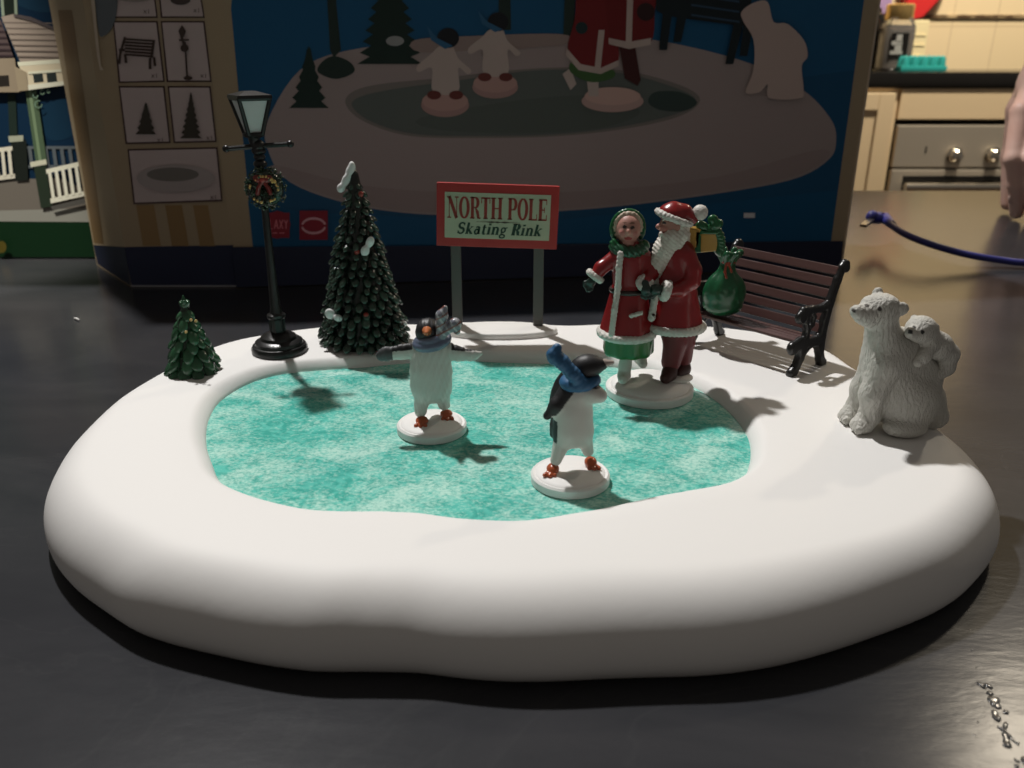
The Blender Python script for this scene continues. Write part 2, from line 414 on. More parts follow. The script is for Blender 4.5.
for px in (955, 993):
    p = atY(px, 155, KF - .02); bm = bmesh.new(); bm_lathe(bm, [(.021, 0), (.021, .006), (.016, .008), (.015, .024), (.012, .027)], 24)
    bm_box(bm, (0, 0, .028), (.006, .028, .008), bevel=.001)
    for v in bm.verts: v.co = Vector((v.co.x, -v.co.z, v.co.y)) + Vector(loc(ov, (p[0], KF - .0135, p[2])))
    from_bm('knob', bm, M['chrome'], cp, smooth=True)
p = atY(926, 150, KF - .015); bm = bmesh.new(); bm_box(bm, loc(ov, (p[0], KF - .0142, p[2])), (.004, .001, .018)); from_bm('indicator_mark', bm, M['dark'], cp)
zd1 = zo0 - .005
bm = bmesh.new(); bm_box(bm, loc(ov, ((xo0 + xo1) / 2, KF - .006, (zd1 - .62) / 2)), (.594, .02, zd1 + .62), bevel=.004)
dr = from_bm('oven_door', bm, M['steel'], ov)
bm = bmesh.new(); bm_box(bm, loc(ov, ((xo0 + xo1) / 2, KF - .017, zd1 - .25)), (.50, .004, .36), bevel=.002); from_bm('door_glass', bm, M['dark'], dr)
bm = bmesh.new(); bm_box(bm, loc(ov, ((xo0 + xo1) / 2, KF - .017, hgt((0, KF, 0), 182))), (.53, .003, .036)); from_bm('recess_shade_strip', bm, M['dark'], dr)  # flat dark strip painting the shade of the recess behind the handle
bm = bmesh.new(); zh = hgt((0, KF - .05, 0), 187)
bm_tube(bm, [loc(ov, (xo0 + .03, KF - .05, zh)), loc(ov, (xo1 - .03, KF - .05, zh))], .011, 16)
for xx in (xo0 + .06, xo1 - .06): bm_tube(bm, [loc(ov, (xx, KF - .05, zh)), loc(ov, (xx, KF - .020, zh))], .007, 10)
from_bm('handle', bm, M['chrome'], dr, smooth=True)
bm = bmesh.new(); bm_box(bm, (xo0 + .30, KF + .004, (zo1 + .013 + zb) / 2), (.598, .02, zb - zo1 - .015), bevel=.002)
tag(from_bm('filler_panel', bm, M['cream']), 'long cream fascia panel between oven and black worktop', 'panel')
bm = bmesh.new(); bm_box(bm, (xo1 + .20, (KF + KY) / 2, (zb - .75) / 2), (.39, KY - KF - .002, zb + .748)); bm_box(bm, (xo1 + .20, KF - .008, -.35), (.37, .016, .76), bevel=.003)
# hidden right neighbour of the oven only shows in other views; a plain matching cabinet
o = tag(from_bm('kitchen_cabinet', bm, M['cream']), 'cream kitchen cabinet on the far side of the oven, beyond the hand', 'cabinet')

# jar, carton, tray, red thing on the worktop
JY = 2.42
j = atY(891, 70, JY); jar = empty('coffee_jar', (j[0], JY, zt), 'tall glass coffee jar with a shiny gold lid and dark label', 'jar')
jh = hgt((0, JY, 0), 4) - zt
def sqprof(bm, prof, n=32, e=4):
    rings = []
    for r, z in prof:
        ring = []
        for i in range(n):
            t = 2 * math.pi * i / n; c, s_ = math.cos(t), math.sin(t); q = r / (abs(c) ** e + abs(s_) ** e) ** (1 / e)
            ring.append(bm.verts.new((q * c, q * s_, z)))
        rings.append(ring)
    for a, b in zip(rings, rings[1:]):
        for i in range(n): bm.faces.new((a[i], a[(i + 1) % n], b[(i + 1) % n], b[i]))
    bm.faces.new(rings[0][::-1]); bm.faces.new(rings[-1])
bm = bmesh.new(); sqprof(bm, [(.036, .0005), (.040, .006), (.040, jh * .66), (.032, jh * .76), (.032, jh * .80)]); from_bm('glass_body', bm, M['glass'], jar, smooth=True)
bm = bmesh.new(); sqprof(bm, [(.032, .004), (.0365, .009), (.0365, jh * .62), (.028, jh * .66)]); from_bm('coffee', bm, mat('coffee_granules', (.05, .022, .012), rough=.9, bump=(200, .8, .003)), jar, smooth=True)
bm = bmesh.new(); bm_box(bm, (-.006, -.0410, jh * .38), (.046, .001, jh * .38)); lb = from_bm('label', bm, M['dark'], jar)
bm = bmesh.new()
for (x, z, w, h) in ((0, .51, .018, .018), (-.006, .44, .034, .010), (0, .37, .022, .016), (-.004, .30, .040, .008)): bm_box(bm, (-.008 + x * .8, -.0418, jh * (z - .02)), (w * .8, .0006, h))
from_bm('label_print', bm, mat('label_grey', (.35, .35, .33), rough=.6), lb)
bm = bmesh.new(); bm_lathe(bm, [(.034, jh * .765), (.035, jh * .775), (.035, jh * .985), (.032, jh)], 36); from_bm('lid', bm, M['gold'], jar, smooth=True)

c = atY(909, 68, 2.50); ch = hgt((0, 2.50, 0), 20) - zt
bm = bmesh.new(); bm_box(bm, (c[0] + .010, 2.50, zt + ch / 2), (.042, .03, ch - .001), bevel=.003)
for q in range(3): bm_box(bm, (c[0] + .010, 2.484, zt + ch * (.3 + .2 * q)), (.030, .002, .004))
tag(from_bm('carton', bm, mat('cream_card', (.85, .72, .42), rough=.5)), 'narrow cream carton standing behind the teal tray', 'box')

# teal ice tray leaning on its side: row of rounded cups
tr = atY(922, 72, 2.37); bm = bmesh.new()
x0 = atY(897, 70, 2.37)[0]; x1 = atY(943, 70, 2.37)[0]; th = hgt((0, 2.37, 0), 56) - zt
bm_box(bm, ((x0 + x1) / 2, 2.37, zt + th * .19), (x1 - x0, .045, th * .36), bevel=.003)
nc = 5
for i in range(nc):
    cx = x0 + (x1 - x0) * (i + .5) / nc
    for yy in (2.358, 2.382):
        bm_lathe(bm, [(.0095, th * .30), (.0088, th * .75), (.0066, th * .95), (.003, th * 1.02)], 16, (cx, yy, zt))
o = tag(from_bm('ice_cube_tray', bm, mat('teal_plastic', (.03, .36, .33), rough=.35), smooth=True), 'teal plastic tray with a row of rounded cups beside the coffee jar', 'tray')

# red plastic and lilac hanging on the wall above the jar
q = [(906, 4), (911, 21), (923, 18), (946, -6), (952, -20), (905, -22)]
def wallpiece(name, pts, y, depth, material, label, cat):
    bm = bmesh.new(); P = [atY(a, b, y) for a, b in pts]
    f = [bm.verts.new(tuple(p)) for p in P]; b_ = [bm.verts.new((p[0], p[1] + depth, p[2])) for p in P]; n = len(P)
    bm.faces.new(f); bm.faces.new(b_[::-1])
    for i in range(n): bm.faces.new((f[i], b_[i], b_[(i + 1) % n], f[(i + 1) % n]))
    bmesh.ops.bevel(bm, geom=list(bm.edges), offset=.004, segments=2, affect='EDGES')
    return tag(from_bm(name, bm, material, smooth=True), label, cat)
wallpiece('dustpan', q, KY - .04, .038, mat('red_plastic', (.62, .03, .03), rough=.3), 'red plastic scoop hanging on the tiles above the tray', 'dustpan')
wallpiece('cleaning_cloth', [(868, 14), (882, 17), (892, 8), (894, -14), (868, -14)], KY - .035, .033, mat('lilac_cloth', (.36, .24, .42), rough=.9), 'lilac cloth hanging behind the gold lidded jar', 'cloth')
bm = bmesh.new(); k0 = atY(871, 60, 2.52); kh = hgt((0, 2.52, 0), 8) - zt
bm_lathe(bm, [(.035, .001), (.04, .01), (.04, kh * .7), (.03, kh * .9), (.022, kh * .93), (.02, kh)], 28, (k0[0] - .012, 2.52, zt))
tag(from_bm('canister', bm, M['blacktop'], smooth=True), 'dark canister half hidden behind the coffee jar', 'canister')

# the dining table carrying everything
TX0, TX1, TY0, TY1 = -1.15, 1.0, -.45, 1.245
tb = empty('dining_table', (0, .4, -.75), 'large dark slate-look table under the snowy skating rink', 'table')
bm = bmesh.new(); bm_box(bm, ((TX0 + TX1) / 2, (TY0 + TY1) / 2 - .4, .75 - .016), (TX1 - TX0, TY1 - TY0, .032), bevel=.003); from_bm('tabletop', bm, M['table'], tb)
for sx in (TX0 + .08, TX1 - .08):
    for sy in (TY0 + .08, TY1 - .08):
        bm = bmesh.new(); bm_box(bm, (sx, sy - .4, .359), (.06, .06, .718), bevel=.004); from_bm('leg', bm, M['black'], tb)

# ------------------------------------------------------------------ skating rink
outer_px = [(45, 508, .016), (47, 490, .02), (55, 468, .022), (66, 447, .024), (84, 425, .026), (110, 401, .027), (150, 377, .028), (200, 353, .028), (230, 342, .029), (275, 333, .03), (320, 328, .030), (440, 327, .030), (569, 327.5, .030), (660, 326, .030), (725, 328, .030), (780, 335, .030), (834, 351, .029), (856, 366, .029), (905, 397, .028), (946, 428, .027), (977, 458, .024), (993, 488, .02), (999, 512, .016),
            (997, 538, .011), (981, 569, .007), (950, 605, .004), (912, 624, .003), (879, 636, .003), (830, 653, .003), (781, 666, .003), (705, 676, .003), (655, 677, .003), (602, 679, .003), (550, 682, .003), (500, 682, .003), (454, 678, .003), (414, 672, .003), (353, 671, .003), (317, 672, .003), (283, 668, .003), (217, 655, .003), (167, 643, .003), (135, 631, .004), (108, 610, .005), (76, 583, .007), (56, 553, .010)]
inner_px = [(205, 430, 1), (207, 412, 1), (218, 403, 0), (238, 389, 0), (259, 379.5, 0), (288, 373, 0), (323, 370.5, 0), (364, 368, 0), (400, 364, 0), (464, 361, 0), (500, 363, 0), (541, 364, 0), (597, 366, 0), (650, 372, 0), (695, 388, 0), (721, 405, 0), (737, 421, 0), (748, 438, 0), (751, 451, 1), (746.5, 466, 1), (723, 480, 1), (679, 488, 1), (650, 493, 1), (620, 500, 1), (568, 510, 1), (524, 517, 1), (480, 516, 1), (464, 515, 1), (423, 509, 1), (387, 507.5, 1), (346, 508, 1), (317, 507, 1), (288, 501, 1), (253, 491, 1), (226, 479, 1), (217, 470, 1), (212, 455, 1), (206, 440, 1)]
CX, CY = -.005, .352
def polar(pts):
    a = np.array([[p[0] - CX, p[1] - CY] for p in pts]); th = np.arctan2(a[:, 1], a[:, 0]); r = np.hypot(a[:, 0], a[:, 1])
    o = np.argsort(th); th, r = th[o], r[o]
    th = np.concatenate([th - 2 * np.pi, th, th + 2 * np.pi]); r = np.tile(r, 3)
    return th, r
NT = 288
TH = -np.pi + 2 * np.pi * np.arange(NT) / NT
def smooth_periodic(r, n):
    for _ in range(n): r = (np.roll(r, 1) + 2 * r + np.roll(r, -1)) / 4
    return r
op = []
for (x, y, z) in outer_px:
    p = at(x, y, z); op.append(p[:2])
th, r = polar(op); RO = smooth_periodic(np.interp(TH, th, r), 5)
RO = RO + .007 * np.clip(np.sin(TH), 0, 1) ** 1.5 + .0013 + .0004 * np.clip(-np.cos(TH), 0, 1)
ip = [at(x, y, (T - .0008) if f else ICE)[:2] for x, y, f in inner_px]
th, r = polar(ip); RI = smooth_periodic(np.interp(TH, th, r), 6)
front = np.clip(-np.sin(TH), 0, 1)
A = .013 + .011 * np.clip(.5 - .6 * np.sin(TH), 0, 1); A = np.minimum(A, (RO - RI) * .66)
WI = .0075 - .003 * front
rink = empty('skating_rink', (CX, CY, 0), 'large white snowy oval skating rink with a teal ice pond', 'toy rink')
bm = bmesh.new(); rings = []
def ring(rr, zz):
    rr = rr + np.zeros(NT); zz = zz + np.zeros(NT)
    rings.append([bm.verts.new((float(rr[i] * math.cos(TH[i])), float(rr[i] * math.sin(TH[i])), float(zz[i]))) for i in range(NT)])
ring(RI - .003, .010); ring(RI - .003, ICE - .0015); ring(RI, ICE - .001)
for q in (0, .12, .28, .5, .75, 1): ring(RI + WI * q, ICE + (T - ICE) * math.sin(q * math.pi / 2) ** .8)
for q in (.2, .5, .8): ring((RI + WI) * (1 - q) + (RO - A) * q, T + .0004 * math.sin(q * math.pi))
ZB = .009
for q in np.linspace(0, 1, 14): ring(RO - A + A * math.sin(q * math.pi / 2), ZB + (T - ZB) * math.cos(q * math.pi / 2))
for q in (.25, .5, .75, .92): ring(RO - .005 * q * q, ZB * (1 - q))
ring(RO - .007, .0002)
ring(RO - .020, .0002)
for a, b in zip(rings, rings[1:]):
    for i in range(NT): bm.faces.new((a[i], a[(i + 1) % NT], b[(i + 1) % NT], b[i]))
from_bm('snow_bank', bm, M['snow'], rink, smooth=True, sharp=60)
bm = bmesh.new(); bm_prism(bm, [((RI[i] + .0015) * math.cos(TH[i]), (RI[i] + .0015) * math.sin(TH[i])) for i in range(NT)], ICE - .004, ICE)
from_bm('ice_sheet', bm, M['ice'], rink)

# ------------------------------------------------------------------ street lamp
lo_ = at(280, 351, T); lamp = empty('street_lamp', lo_, 'black street lamp with four-sided lantern and a red and gold wreath', 'lamp')
def zl(y): return hgt(lo_, y) - lo_[2]
LX = -.0018
bm = bmesh.new(); bm_lathe(bm, [(.0152, 0), (.0154, .0025), (.0145, .0042), (.0133, .0045), (.0130, .0062), (.0112, .0074), (.0100, .0076), (.0095, .0092), (.0070, .0108), (.0045, .0118)], 48); from_bm('base', bm, M['black'], lamp, smooth=True)
z1, z2, z3 = zl(333), zl(306), zl(205)
bm = bmesh.new(); bm_lathe(bm, [(.0040, .0105), (.0040, .019), (.0050, .0200), (.0050, .0215), (.0034, .0225), (.0028, .026), (.0022, .05), (.0019, zl(215)), (.0017, zl(160))], 24, (0, 0, 0))
for zz, rr in ((zl(164), .0036), (zl(157), .0030), (zl(151), .0038)): bm_blob(bm, (0, 0, zz), (rr, rr, .0024))
for k in range(8):
    a = k * math.pi / 4; bm_tube(bm, [(.0038 * math.cos(a), .0038 * math.sin(a), .011), (.0038 * math.cos(a), .0038 * math.sin(a), .019)], .0008, 6)
from_bm('pole', bm, M['black'], lamp, smooth=True)
zc = zl(146)
bm = bmesh.new(); bm_tube(bm, [(-.0155, -.002, zc - .0012), (0, 0, zc), (.0165, .002, zc + .0008)], .0013, 10)
for s_, dz in ((-1, -.0012), (1, .0008)): bm_blob(bm, (s_ * .016, s_ * .002, zc + dz), (.0021, .0019, .0019))
bm_blob(bm, (0, 0, zc), (.0035, .0035, .0035))
from_bm('crossbar', bm, M['black'], lamp, smooth=True)
zl0, zl1 = zl(134), zl(98); rb, rt = .0050, .0110; rotl = R_(33)
def lc(k, r): a = rotl + math.pi / 4 + k * math.pi / 2; return (r * math.cos(a) * 1.0 + LX, r * math.sin(a))
bm = bmesh.new()
for k in range(4):
    bm_tube(bm, [(*lc(k, rb), zl0), (*lc(k, rt), zl1)], .0011, 8)
    for r, z in ((rb, zl0), (rt, zl1)): bm_tube(bm, [(*lc(k, r), z), (*lc(k + 1, r), z)], .0011, 8)
bm_lathe(bm, [(.0022, zc), (.0030, zl0 - .002), (.0054, zl0 - .001), (.0054, zl0 + .0004)], 20, (LX, 0, 0))
fr_ = from_bm('lantern_frame', bm, M['black'], lamp)
bm = bmesh.new()   # roof: low four-sided
a_ = [bm.verts.new((*lc(k, rt + .0016), zl1)) for k in range(4)]; b_ = [bm.verts.new((*lc(k, rt + .0012), zl1 + .0016)) for k in range(4)]; c_ = [bm.verts.new((*lc(k, .004), zl1 + .0034)) for k in range(4)]
for u, v in ((a_, b_), (b_, c_)):
    for k in range(4): bm.faces.new((u[k], u[(k + 1) % 4], v[(k + 1) % 4], v[k]))
bm.faces.new(a_[::-1]); bm.faces.new(c_)
from_bm('lantern_roof', bm, M['black'], lamp)
for k in range(4):
    bm = bmesh.new(); P = [(*lc(k, rb - .0003), zl0), (*lc(k + 1, rb - .0003), zl0), (*lc(k + 1, rt - .0003), zl1), (*lc(k, rt - .0003), zl1)]
    Q = [(x * .94 + LX * .06, y * .94, z) for x, y, z in P]
    va = [bm.verts.new(p) for p in P]; vb = [bm.verts.new(p) for p in Q]
    bm.faces.new(va); bm.faces.new(vb[::-1])
    for i in range(4): bm.faces.new((va[i], vb[i], vb[(i + 1) % 4], va[(i + 1) % 4]))
    from_bm('lantern_pane', bm, M['pane'], lamp)
# wreath
zw = zl(187); bm = bmesh.new(); wc = []
for k in range(300):
    a = random.uniform(0, 2 * math.pi); b = random.uniform(0, 2 * math.pi); rr = .0060; r2 = .0046
    p = (.0028 + (rr + r2 * math.cos(b)) * math.cos(a), -.0045 + r2 * .9 * math.sin(b), zw + (rr * 1.05 + r2 * math.cos(b)) * math.sin(a))
    n0 = len(bm.verts); s_ = random.uniform(.0005, .0010)
    rot = Matrix.Rotation(random.uniform(0, 6), 3, 'Y') @ Matrix.Rotation(random.uniform(0, 6), 3, 'Z')
    bm_blob(bm, p, (s_ * 1.8, s_ * .7, s_ * .7), 1, rot)
    cc = random.choice([(.02, .05, .025), (.03, .06, .03), (.05, .08, .05), (.12, .13, .10)]); wc += [cc] * (len(bm.verts) - n0)
n0 = len(bm.verts); n_ = 24
for k in range(n_):
    a = 2 * math.pi * k / n_; bm_blob(bm, (.0028 + .0052 * math.cos(a), -.0045, zw + .0056 * math.sin(a)), (.0048, .0034, .0048), 1)
wc += [(.012, .03, .016)] * (len(bm.verts) - n0)
me_ = bpy.data.meshes.new('wreath'); bm.to_mesh(me_); bm.free(); setcol(me_, np.array(wc)); wr = add('wreath', me_, M['foliage'], lamp)
for k in range(26):
    a = random.uniform(0, 2 * math.pi); bm = bmesh.new()
    bm_blob(bm, (.0028 + .0066 * math.cos(a) + random.uniform(-.001, .001), -.0086, zw + .0066 * math.sin(a)), (.0008, .0008, .0008), 2)
    from_bm('gold_bead', bm, M['gold'], wr, smooth=True)
s = Shape(); red = (.20, .02, .016)
z_ = zw * 1000; BX = 2.8
for sx in (-1, 1):
    s.ell((BX + sx * 2.6, -8.2, z_ + 5.2), (2.6, 1.2, 1.9), red, rot=(0, sx * -.5, 0)).chain([(BX, -8.4, z_ + 4.5), (BX + sx * 2.4, -8.6, z_ + 1), (BX + sx * 3.4, -8.2, z_ - 2)], [1, 1, 1.2], red)
s.ell((BX, -8.8, z_ + 4.8), 1.3, (.4, .04, .03)); s.mesh('bow', .3, M['paint'], wr, k=.5)

# ------------------------------------------------------------------ trees
def tier_tree(name, origin, H, Rb, tiers, per, lump, label, cols, topcol=None, seed=1, droop=.7, power=1.0):
    rd = random.Random(seed); t = empty(name, origin, label, 'tree')
    bm = bmesh.new(); cl = []
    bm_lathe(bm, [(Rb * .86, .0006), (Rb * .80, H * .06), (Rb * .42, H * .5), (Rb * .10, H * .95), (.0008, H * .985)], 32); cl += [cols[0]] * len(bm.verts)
    for i in range(tiers):
        f = i / (tiers - 1); z = H * (.035 + .90 * f); r = Rb * (1 - f) ** power * .97 + Rb * .09
        n = max(5, int(per * (1 - f) ** .8) + 3)
        for k in range(n):
            a = 2 * math.pi * (k + .5 * (i % 2) + rd.uniform(-.18, .18)) / n
            sz = lump * (.62 + .38 * (1 - f)) * rd.uniform(.85, 1.15)
            rr = r * rd.uniform(.93, 1.05) - sz * .8
            rot = Matrix.Rotation(a, 3, 'Z') @ Matrix.Rotation(droop * rd.uniform(.8, 1.2), 3, 'Y')
            n0 = len(bm.verts); c = (rr * math.cos(a), rr * math.sin(a), z + rd.uniform(-.3, .3) * sz)
            bm_blob(bm, c, (sz * 1.35, sz * .80, sz * .55), 2, rot)
            bm.verts.ensure_lookup_table()
            c1 = rd.choice(cols[1:])
            for v in bm.verts[n0:]:
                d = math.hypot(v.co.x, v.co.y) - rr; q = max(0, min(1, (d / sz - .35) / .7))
                cl.append(tuple(c1[j] * (1 - q * .6) + cols[-1][j] * q * .6 for j in range(3)))  # outer tips blended paler, gloss painted into the foliage colour
    for k in range(5): bm_blob(bm, (0, 0, H * (.93 + .016 * k)), (lump * .5 * (1 - k * .15), lump * .5 * (1 - k * .15), lump * .7), 2); 
    cl += [cols[1]] * (len(bm.verts) - len(cl))
    me = bpy.data.meshes.new('foliage'); bm.to_mesh(me); bm.free(); setcol(me, np.array(cl)); add('foliage', me, M['foliage'], t)
    return t
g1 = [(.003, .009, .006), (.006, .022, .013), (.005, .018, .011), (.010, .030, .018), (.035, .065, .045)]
to = at(365, 341, T); Ht = hgt(to, 165) - T
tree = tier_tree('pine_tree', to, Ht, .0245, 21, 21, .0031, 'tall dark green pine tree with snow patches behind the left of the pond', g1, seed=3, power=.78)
def snow_piece(par, o, specs, name='snow_patch'):
    L = loc_fn(o)
    s = Shape()
    for (x, y, dy, r, rot) in specs: s.ell(L(x, y, dy), r, (.78, .79, .78), rot=rot)
    return s.mesh(name, .45, M['matte'], par, k=1.5)
def trunk_r(o, y):   # mm in front of the tree axis for a surface point at that row
    return None
snow_piece(tree, to, [(352, 167, 0, (1.9, 1.9, 3.0), None), (350, 172, -.5, (2.4, 2.2, 3.0), (0, .2, 0)), (346, 180, -2, (2.2, 1.8, 3.6), (0, .5, 0)), (341, 188, -3, (2.2, 1.8, 2.6), (0, .4, 0))])
snow_piece(tree, to, [(370, 242, -12, (2.2, 1.5, 3.2), (0, .5, 0)), (365, 251, -13, (2.4, 1.5, 3.0), (0, .3, 0))])
snow_piece(tree, to, [(330, 314, -16, (2.8, 1.6, 3.2), (0, -.4, 0)), (338, 318, -18, (2.6, 1.5, 2.0), (0, .3, 0))])
snow_piece(tree, to, [(403, 323, -4, (2.6, 2.0, 1.6), (0, .4, 0))])
for (x, y, dy) in ((361, 194, -6), (357, 252, -13), (366, 315, -20)):
    s = Shape(); s.ell(loc_fn(to)(x, y, dy), 1.5, (.28, .03, .02)); s.mesh('red_bauble', .35, M['paint'], tree)
so = at(194, 371, T); Hs = hgt(so, 300) - T
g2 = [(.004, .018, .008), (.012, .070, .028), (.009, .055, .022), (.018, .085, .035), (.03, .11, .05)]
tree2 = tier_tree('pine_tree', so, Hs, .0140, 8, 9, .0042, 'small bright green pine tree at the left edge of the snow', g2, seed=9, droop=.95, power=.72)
for (x, y, dy) in ((186, 332, -9), (196, 321, -7), (191, 320, -6)):
    s = Shape(); s.ell(loc_fn(so)(x, y, dy), .8, (.6, .42, .16)); s.mesh('gold_bead', .25, M['paint'], tree2)

# ------------------------------------------------------------------ sign
sg = at(498, 333, T); sign = empty('rink_sign', sg, 'red framed sign on two grey posts reading NORTH POLE Skating Rink', 'sign')
D_ = 19.0
s = Shape()
s.cone((1, -1, 0), 35, 34, 3.8, (.80, .79, .76), squash=.38, round_=1.5); s.ell((6, 1, 3.0), (25, 7.0, 2.0), (.80, .79, .76)); s.ell((-20, 2, 2.8), (12, 7, 2.2), (.8, .79, .76))
s.mesh('snow_base', .6, M['matte'], sign, k=1.0, zmin=0)
yb = sg[1]
c00 = atY(437, 182, yb); c10 = atY(559, 185, yb); c01 = atY(437, 244, yb); c11 = atY(557, 249, yb)
ctr = (c00 + c10 + c01 + c11) / 4; w_ = (np.linalg.norm(c10 - c00) + np.linalg.norm(c11 - c01)) / 2; h_ = ((c00[2] - c01[2]) + (c10[2] - c11[2])) / 2
tilt = math.atan2((c10[2] - c00[2] + c11[2] - c01[2]) / 2, w_)
Rs = Matrix.Rotation(-tilt, 3, 'Y')
bc = Vector(tuple(ctr - sg)); 
for px in (455, 539.5):
    p = atY(px, 250, yb) - sg; q = atY(458 if px < 500 else 537.5, 319, yb) - sg
    bm = bmesh.new(); bm_box(bm, (p[0] * .5 + q[0] * .5, .0015, (p[2] + .012) / 2), (.0058, .003, p[2] + .012), bevel=.0004); from_bm('post', bm, M['post'], sign)
bm = bmesh.new(); bm_box(bm, bc + Vector((0, -.0018, 0)), (w_, .0030, h_), rot=Rs, bevel=.0006); brd = from_bm('sign_board', bm, M['plain'], sign, colour=(.42, .028, .026))
fw, fh = w_ * .865, h_ * .72
bm = bmesh.new(); bm_box(bm, bc + Vector((0, -.0034, 0)), (fw, .0005, fh), rot=Rs); from_bm('sign_face', bm, M['plain'], brd, colour=(.47, .50, .36))
# lettering: variable-width strokes
def ribbon(bm, pts, xf, y):
    L_, R__ = [], []
    n = len(pts)
    for i, (x, z, w) in enumerate(pts):
        a = pts[max(i - 1, 0)]; b = pts[min(i + 1, n - 1)]; dx, dz = b[0] - a[0], b[1] - a[1]; l = math.hypot(dx, dz) or 1
        nx, nz = -dz / l * w / 2, dx / l * w / 2
        L_.append(bm.verts.new(xf(x + nx, z + nz, y))); R__.append(bm.verts.new(xf(x - nx, z - nz, y)))
    for i in range(n - 1): bm.faces.new((L_[i], R__[i], R__[i + 1], L_[i + 1]))
def arc(cx, cz, rx, rz, a0, a1, w0, w1, n=14, wm=None):
    out = []
    for i in range(n + 1):
        t = i / n; a = R_(a0 + (a1 - a0) * t); w = w0 + (w1 - w0) * t
        if wm is not None: w = w + (wm - w) * math.sin(math.pi * t)
        out.append((cx + rx * math.cos(a), cz + rz * math.sin(a), w))
    return out
TK, TN = .195, .07
def serif(x, z, w=.30): return [(x - w / 2, z, .06), (x + w / 2, z, .06)]
G = {   # glyph: (advance width, strokes) in units of cap height
 'N': (.74, [[(.12, 0, .05), (.12, 1, .05)], [(.12, 1, TK), (.60, 0, TK)], [(.60, 0, .05), (.60, 1, .05)], serif(.12, .03, .24), serif(.10, .97, .26), serif(.60, .97, .24)]),
 'O': (.70, [arc(.35, .5, .25, .475, 90, 270, .07, .07, 16, TK), arc(.35, .5, .25, .475, -90, 90, .07, .07, 16, TK)]),
 'R': (.70, [[(.17, 0, TK), (.17, 1, TK)], serif(.17, .03), serif(.15, .97, .26), [(.17, .97, TN)] + arc(.34, .74, .18, .23, 90, -90, .06, .06, 12, TK) + [(.17, .51, TN)], [(.36, .50, TN), (.50, .3, TK), (.56, .03, TK * .8)], [(.5, .03, .06), (.70, .03, .06)]]),
 'T': (.64, [[(.32, 0, TK), (.32, 1, TK)], serif(.32, .03), [(.04, .965, .07), (.60, .965, .07)], [(.055, .98, .05), (.055, .72, .05)], [(.585, .98, .05), (.585, .72, .05)]]),
 'H': (.78, [[(.17, 0, TK), (.17, 1, TK)], [(.61, 0, TK), (.61, 1, TK)], [(.17, .5, .06), (.61, .5, .06)], serif(.17, .03), serif(.17, .97), serif(.61, .03), serif(.61, .97)]),
 'P': (.64, [[(.17, 0, TK), (.17, 1, TK)], serif(.17, .03), serif(.15, .97, .26), [(.17, .97, TN)] + arc(.35, .72, .19, .25, 90, -90, .06, .06, 12, TK) + [(.17, .47, TN)]]),
 'L': (.62, [[(.17, 0, TK), (.17, 1, TK)], serif(.17, .97), [(.04, .035, .07), (.57, .035, .07)], [(.555, .02, .05), (.555, .30, .05)]]),
 'E': (.64, [[(.17, 0, TK), (.17, 1, TK)], [(.04, .965, .07), (.56, .965, .07)], [(.04, .035, .07), (.58, .035, .07)], [(.17, .5, .06), (.42, .5, .06)], [(.42, .38, .05), (.42, .62, .05)], [(.545, .98, .05), (.545, .74, .05)], [(.565, .02, .05), (.565, .28, .05)]]),
 ' ': (.30, []),
 # lower case for the second line
 'S': (.66, [arc(.33, .74, .20, .23, 20, 270, .10, .16, 16), arc(.33, .27, .21, .24, 90, -160, .16, .10, 16), [(.53, .98, .05), (.53, .72, .05)], [(.11, .02, .05), (.11, .30, .05)]]),
 'k': (.62, [[(.14, 0, .15), (.14, 1, .15)], serif(.14, .03, .26), [(.04, .97, .06), (.14, .97, .06)], [(.46, .64, .06), (.18, .30, .06)], [(.26, .36, .12), (.48, .03, .15)], serif(.48, .03, .22), serif(.46, .64, .2)]),
 'a': (.56, [arc(.24, .22, .15, .21, 0, 360, .11, .11, 20), [(.40, .52, .13), (.40, .04, .14)], arc(.27, .52, .13, .13, 0, 160, .13, .08, 8), [(.40, .03, .06), (.54, .05, .06)]]),
 't': (.40, [[(.18, .85, .10), (.18, .12, .15)], arc(.28, .13, .10, .11, 180, 330, .14, .06, 8), [(.04, .63, .07), (.36, .63, .07)]]),
 'i': (.34, [[(.17, 0, .15), (.17, .66, .15)], serif(.17, .03, .28), [(.05, .64, .06), (.17, .64, .06)], [(.17, .82, .15), (.17, .97, .15)]]),
 'n': (.66, [[(.16, 0, .15), (.16, .66, .15)], serif(.16, .03, .28), [(.04, .64, .06), (.16, .64, .06)], arc(.33, .46, .16, .19, 170, 0, .07, .14, 10), [(.49, .48, .15), (.49, 0, .15)], serif(.50, .03, .26)]),
 'g': (.56, [arc(.24, .42, .15, .21, 0, 360, .10, .10, 20), [(.34, .58, .06), (.54, .66, .07)], arc(.25, -.12, .20, .15, 0, 360, .09, .09, 20), [(.14, .22, .07), (.12, .06, .09), (.34, .02, .10)]]),
}
def text_part(name, txt, x0, x1, z0, cap, colour, parent, shear=0, gap=0, bold=1.0):
    adv = sum(G[c][0] + gap for c in txt) - gap; sx = (x1 - x0) / adv
    bm = bmesh.new(); x = 0
    for c in txt:
        for st in G[c][1]:
            def xf(u, v, y, x=x): 
                p = Vector((x0 + (x + u) * sx + shear * v * cap, y, z0 + v * cap)); return bc + Rs @ p
            ribbon(bm, [(u, v, w * bold) for u, v, w in st], xf, -.00385)
        x += G[c][0] + gap
    me = bpy.data.meshes.new(name); 
    for f in bm.faces:
        f.normal_update()
        if f.normal.y > 0: f.normal_flip()
    bm.to_mesh(me); bm.free(); setcol(me, np.array(colour)); return add(name, me, M['sign_print'], parent, False)
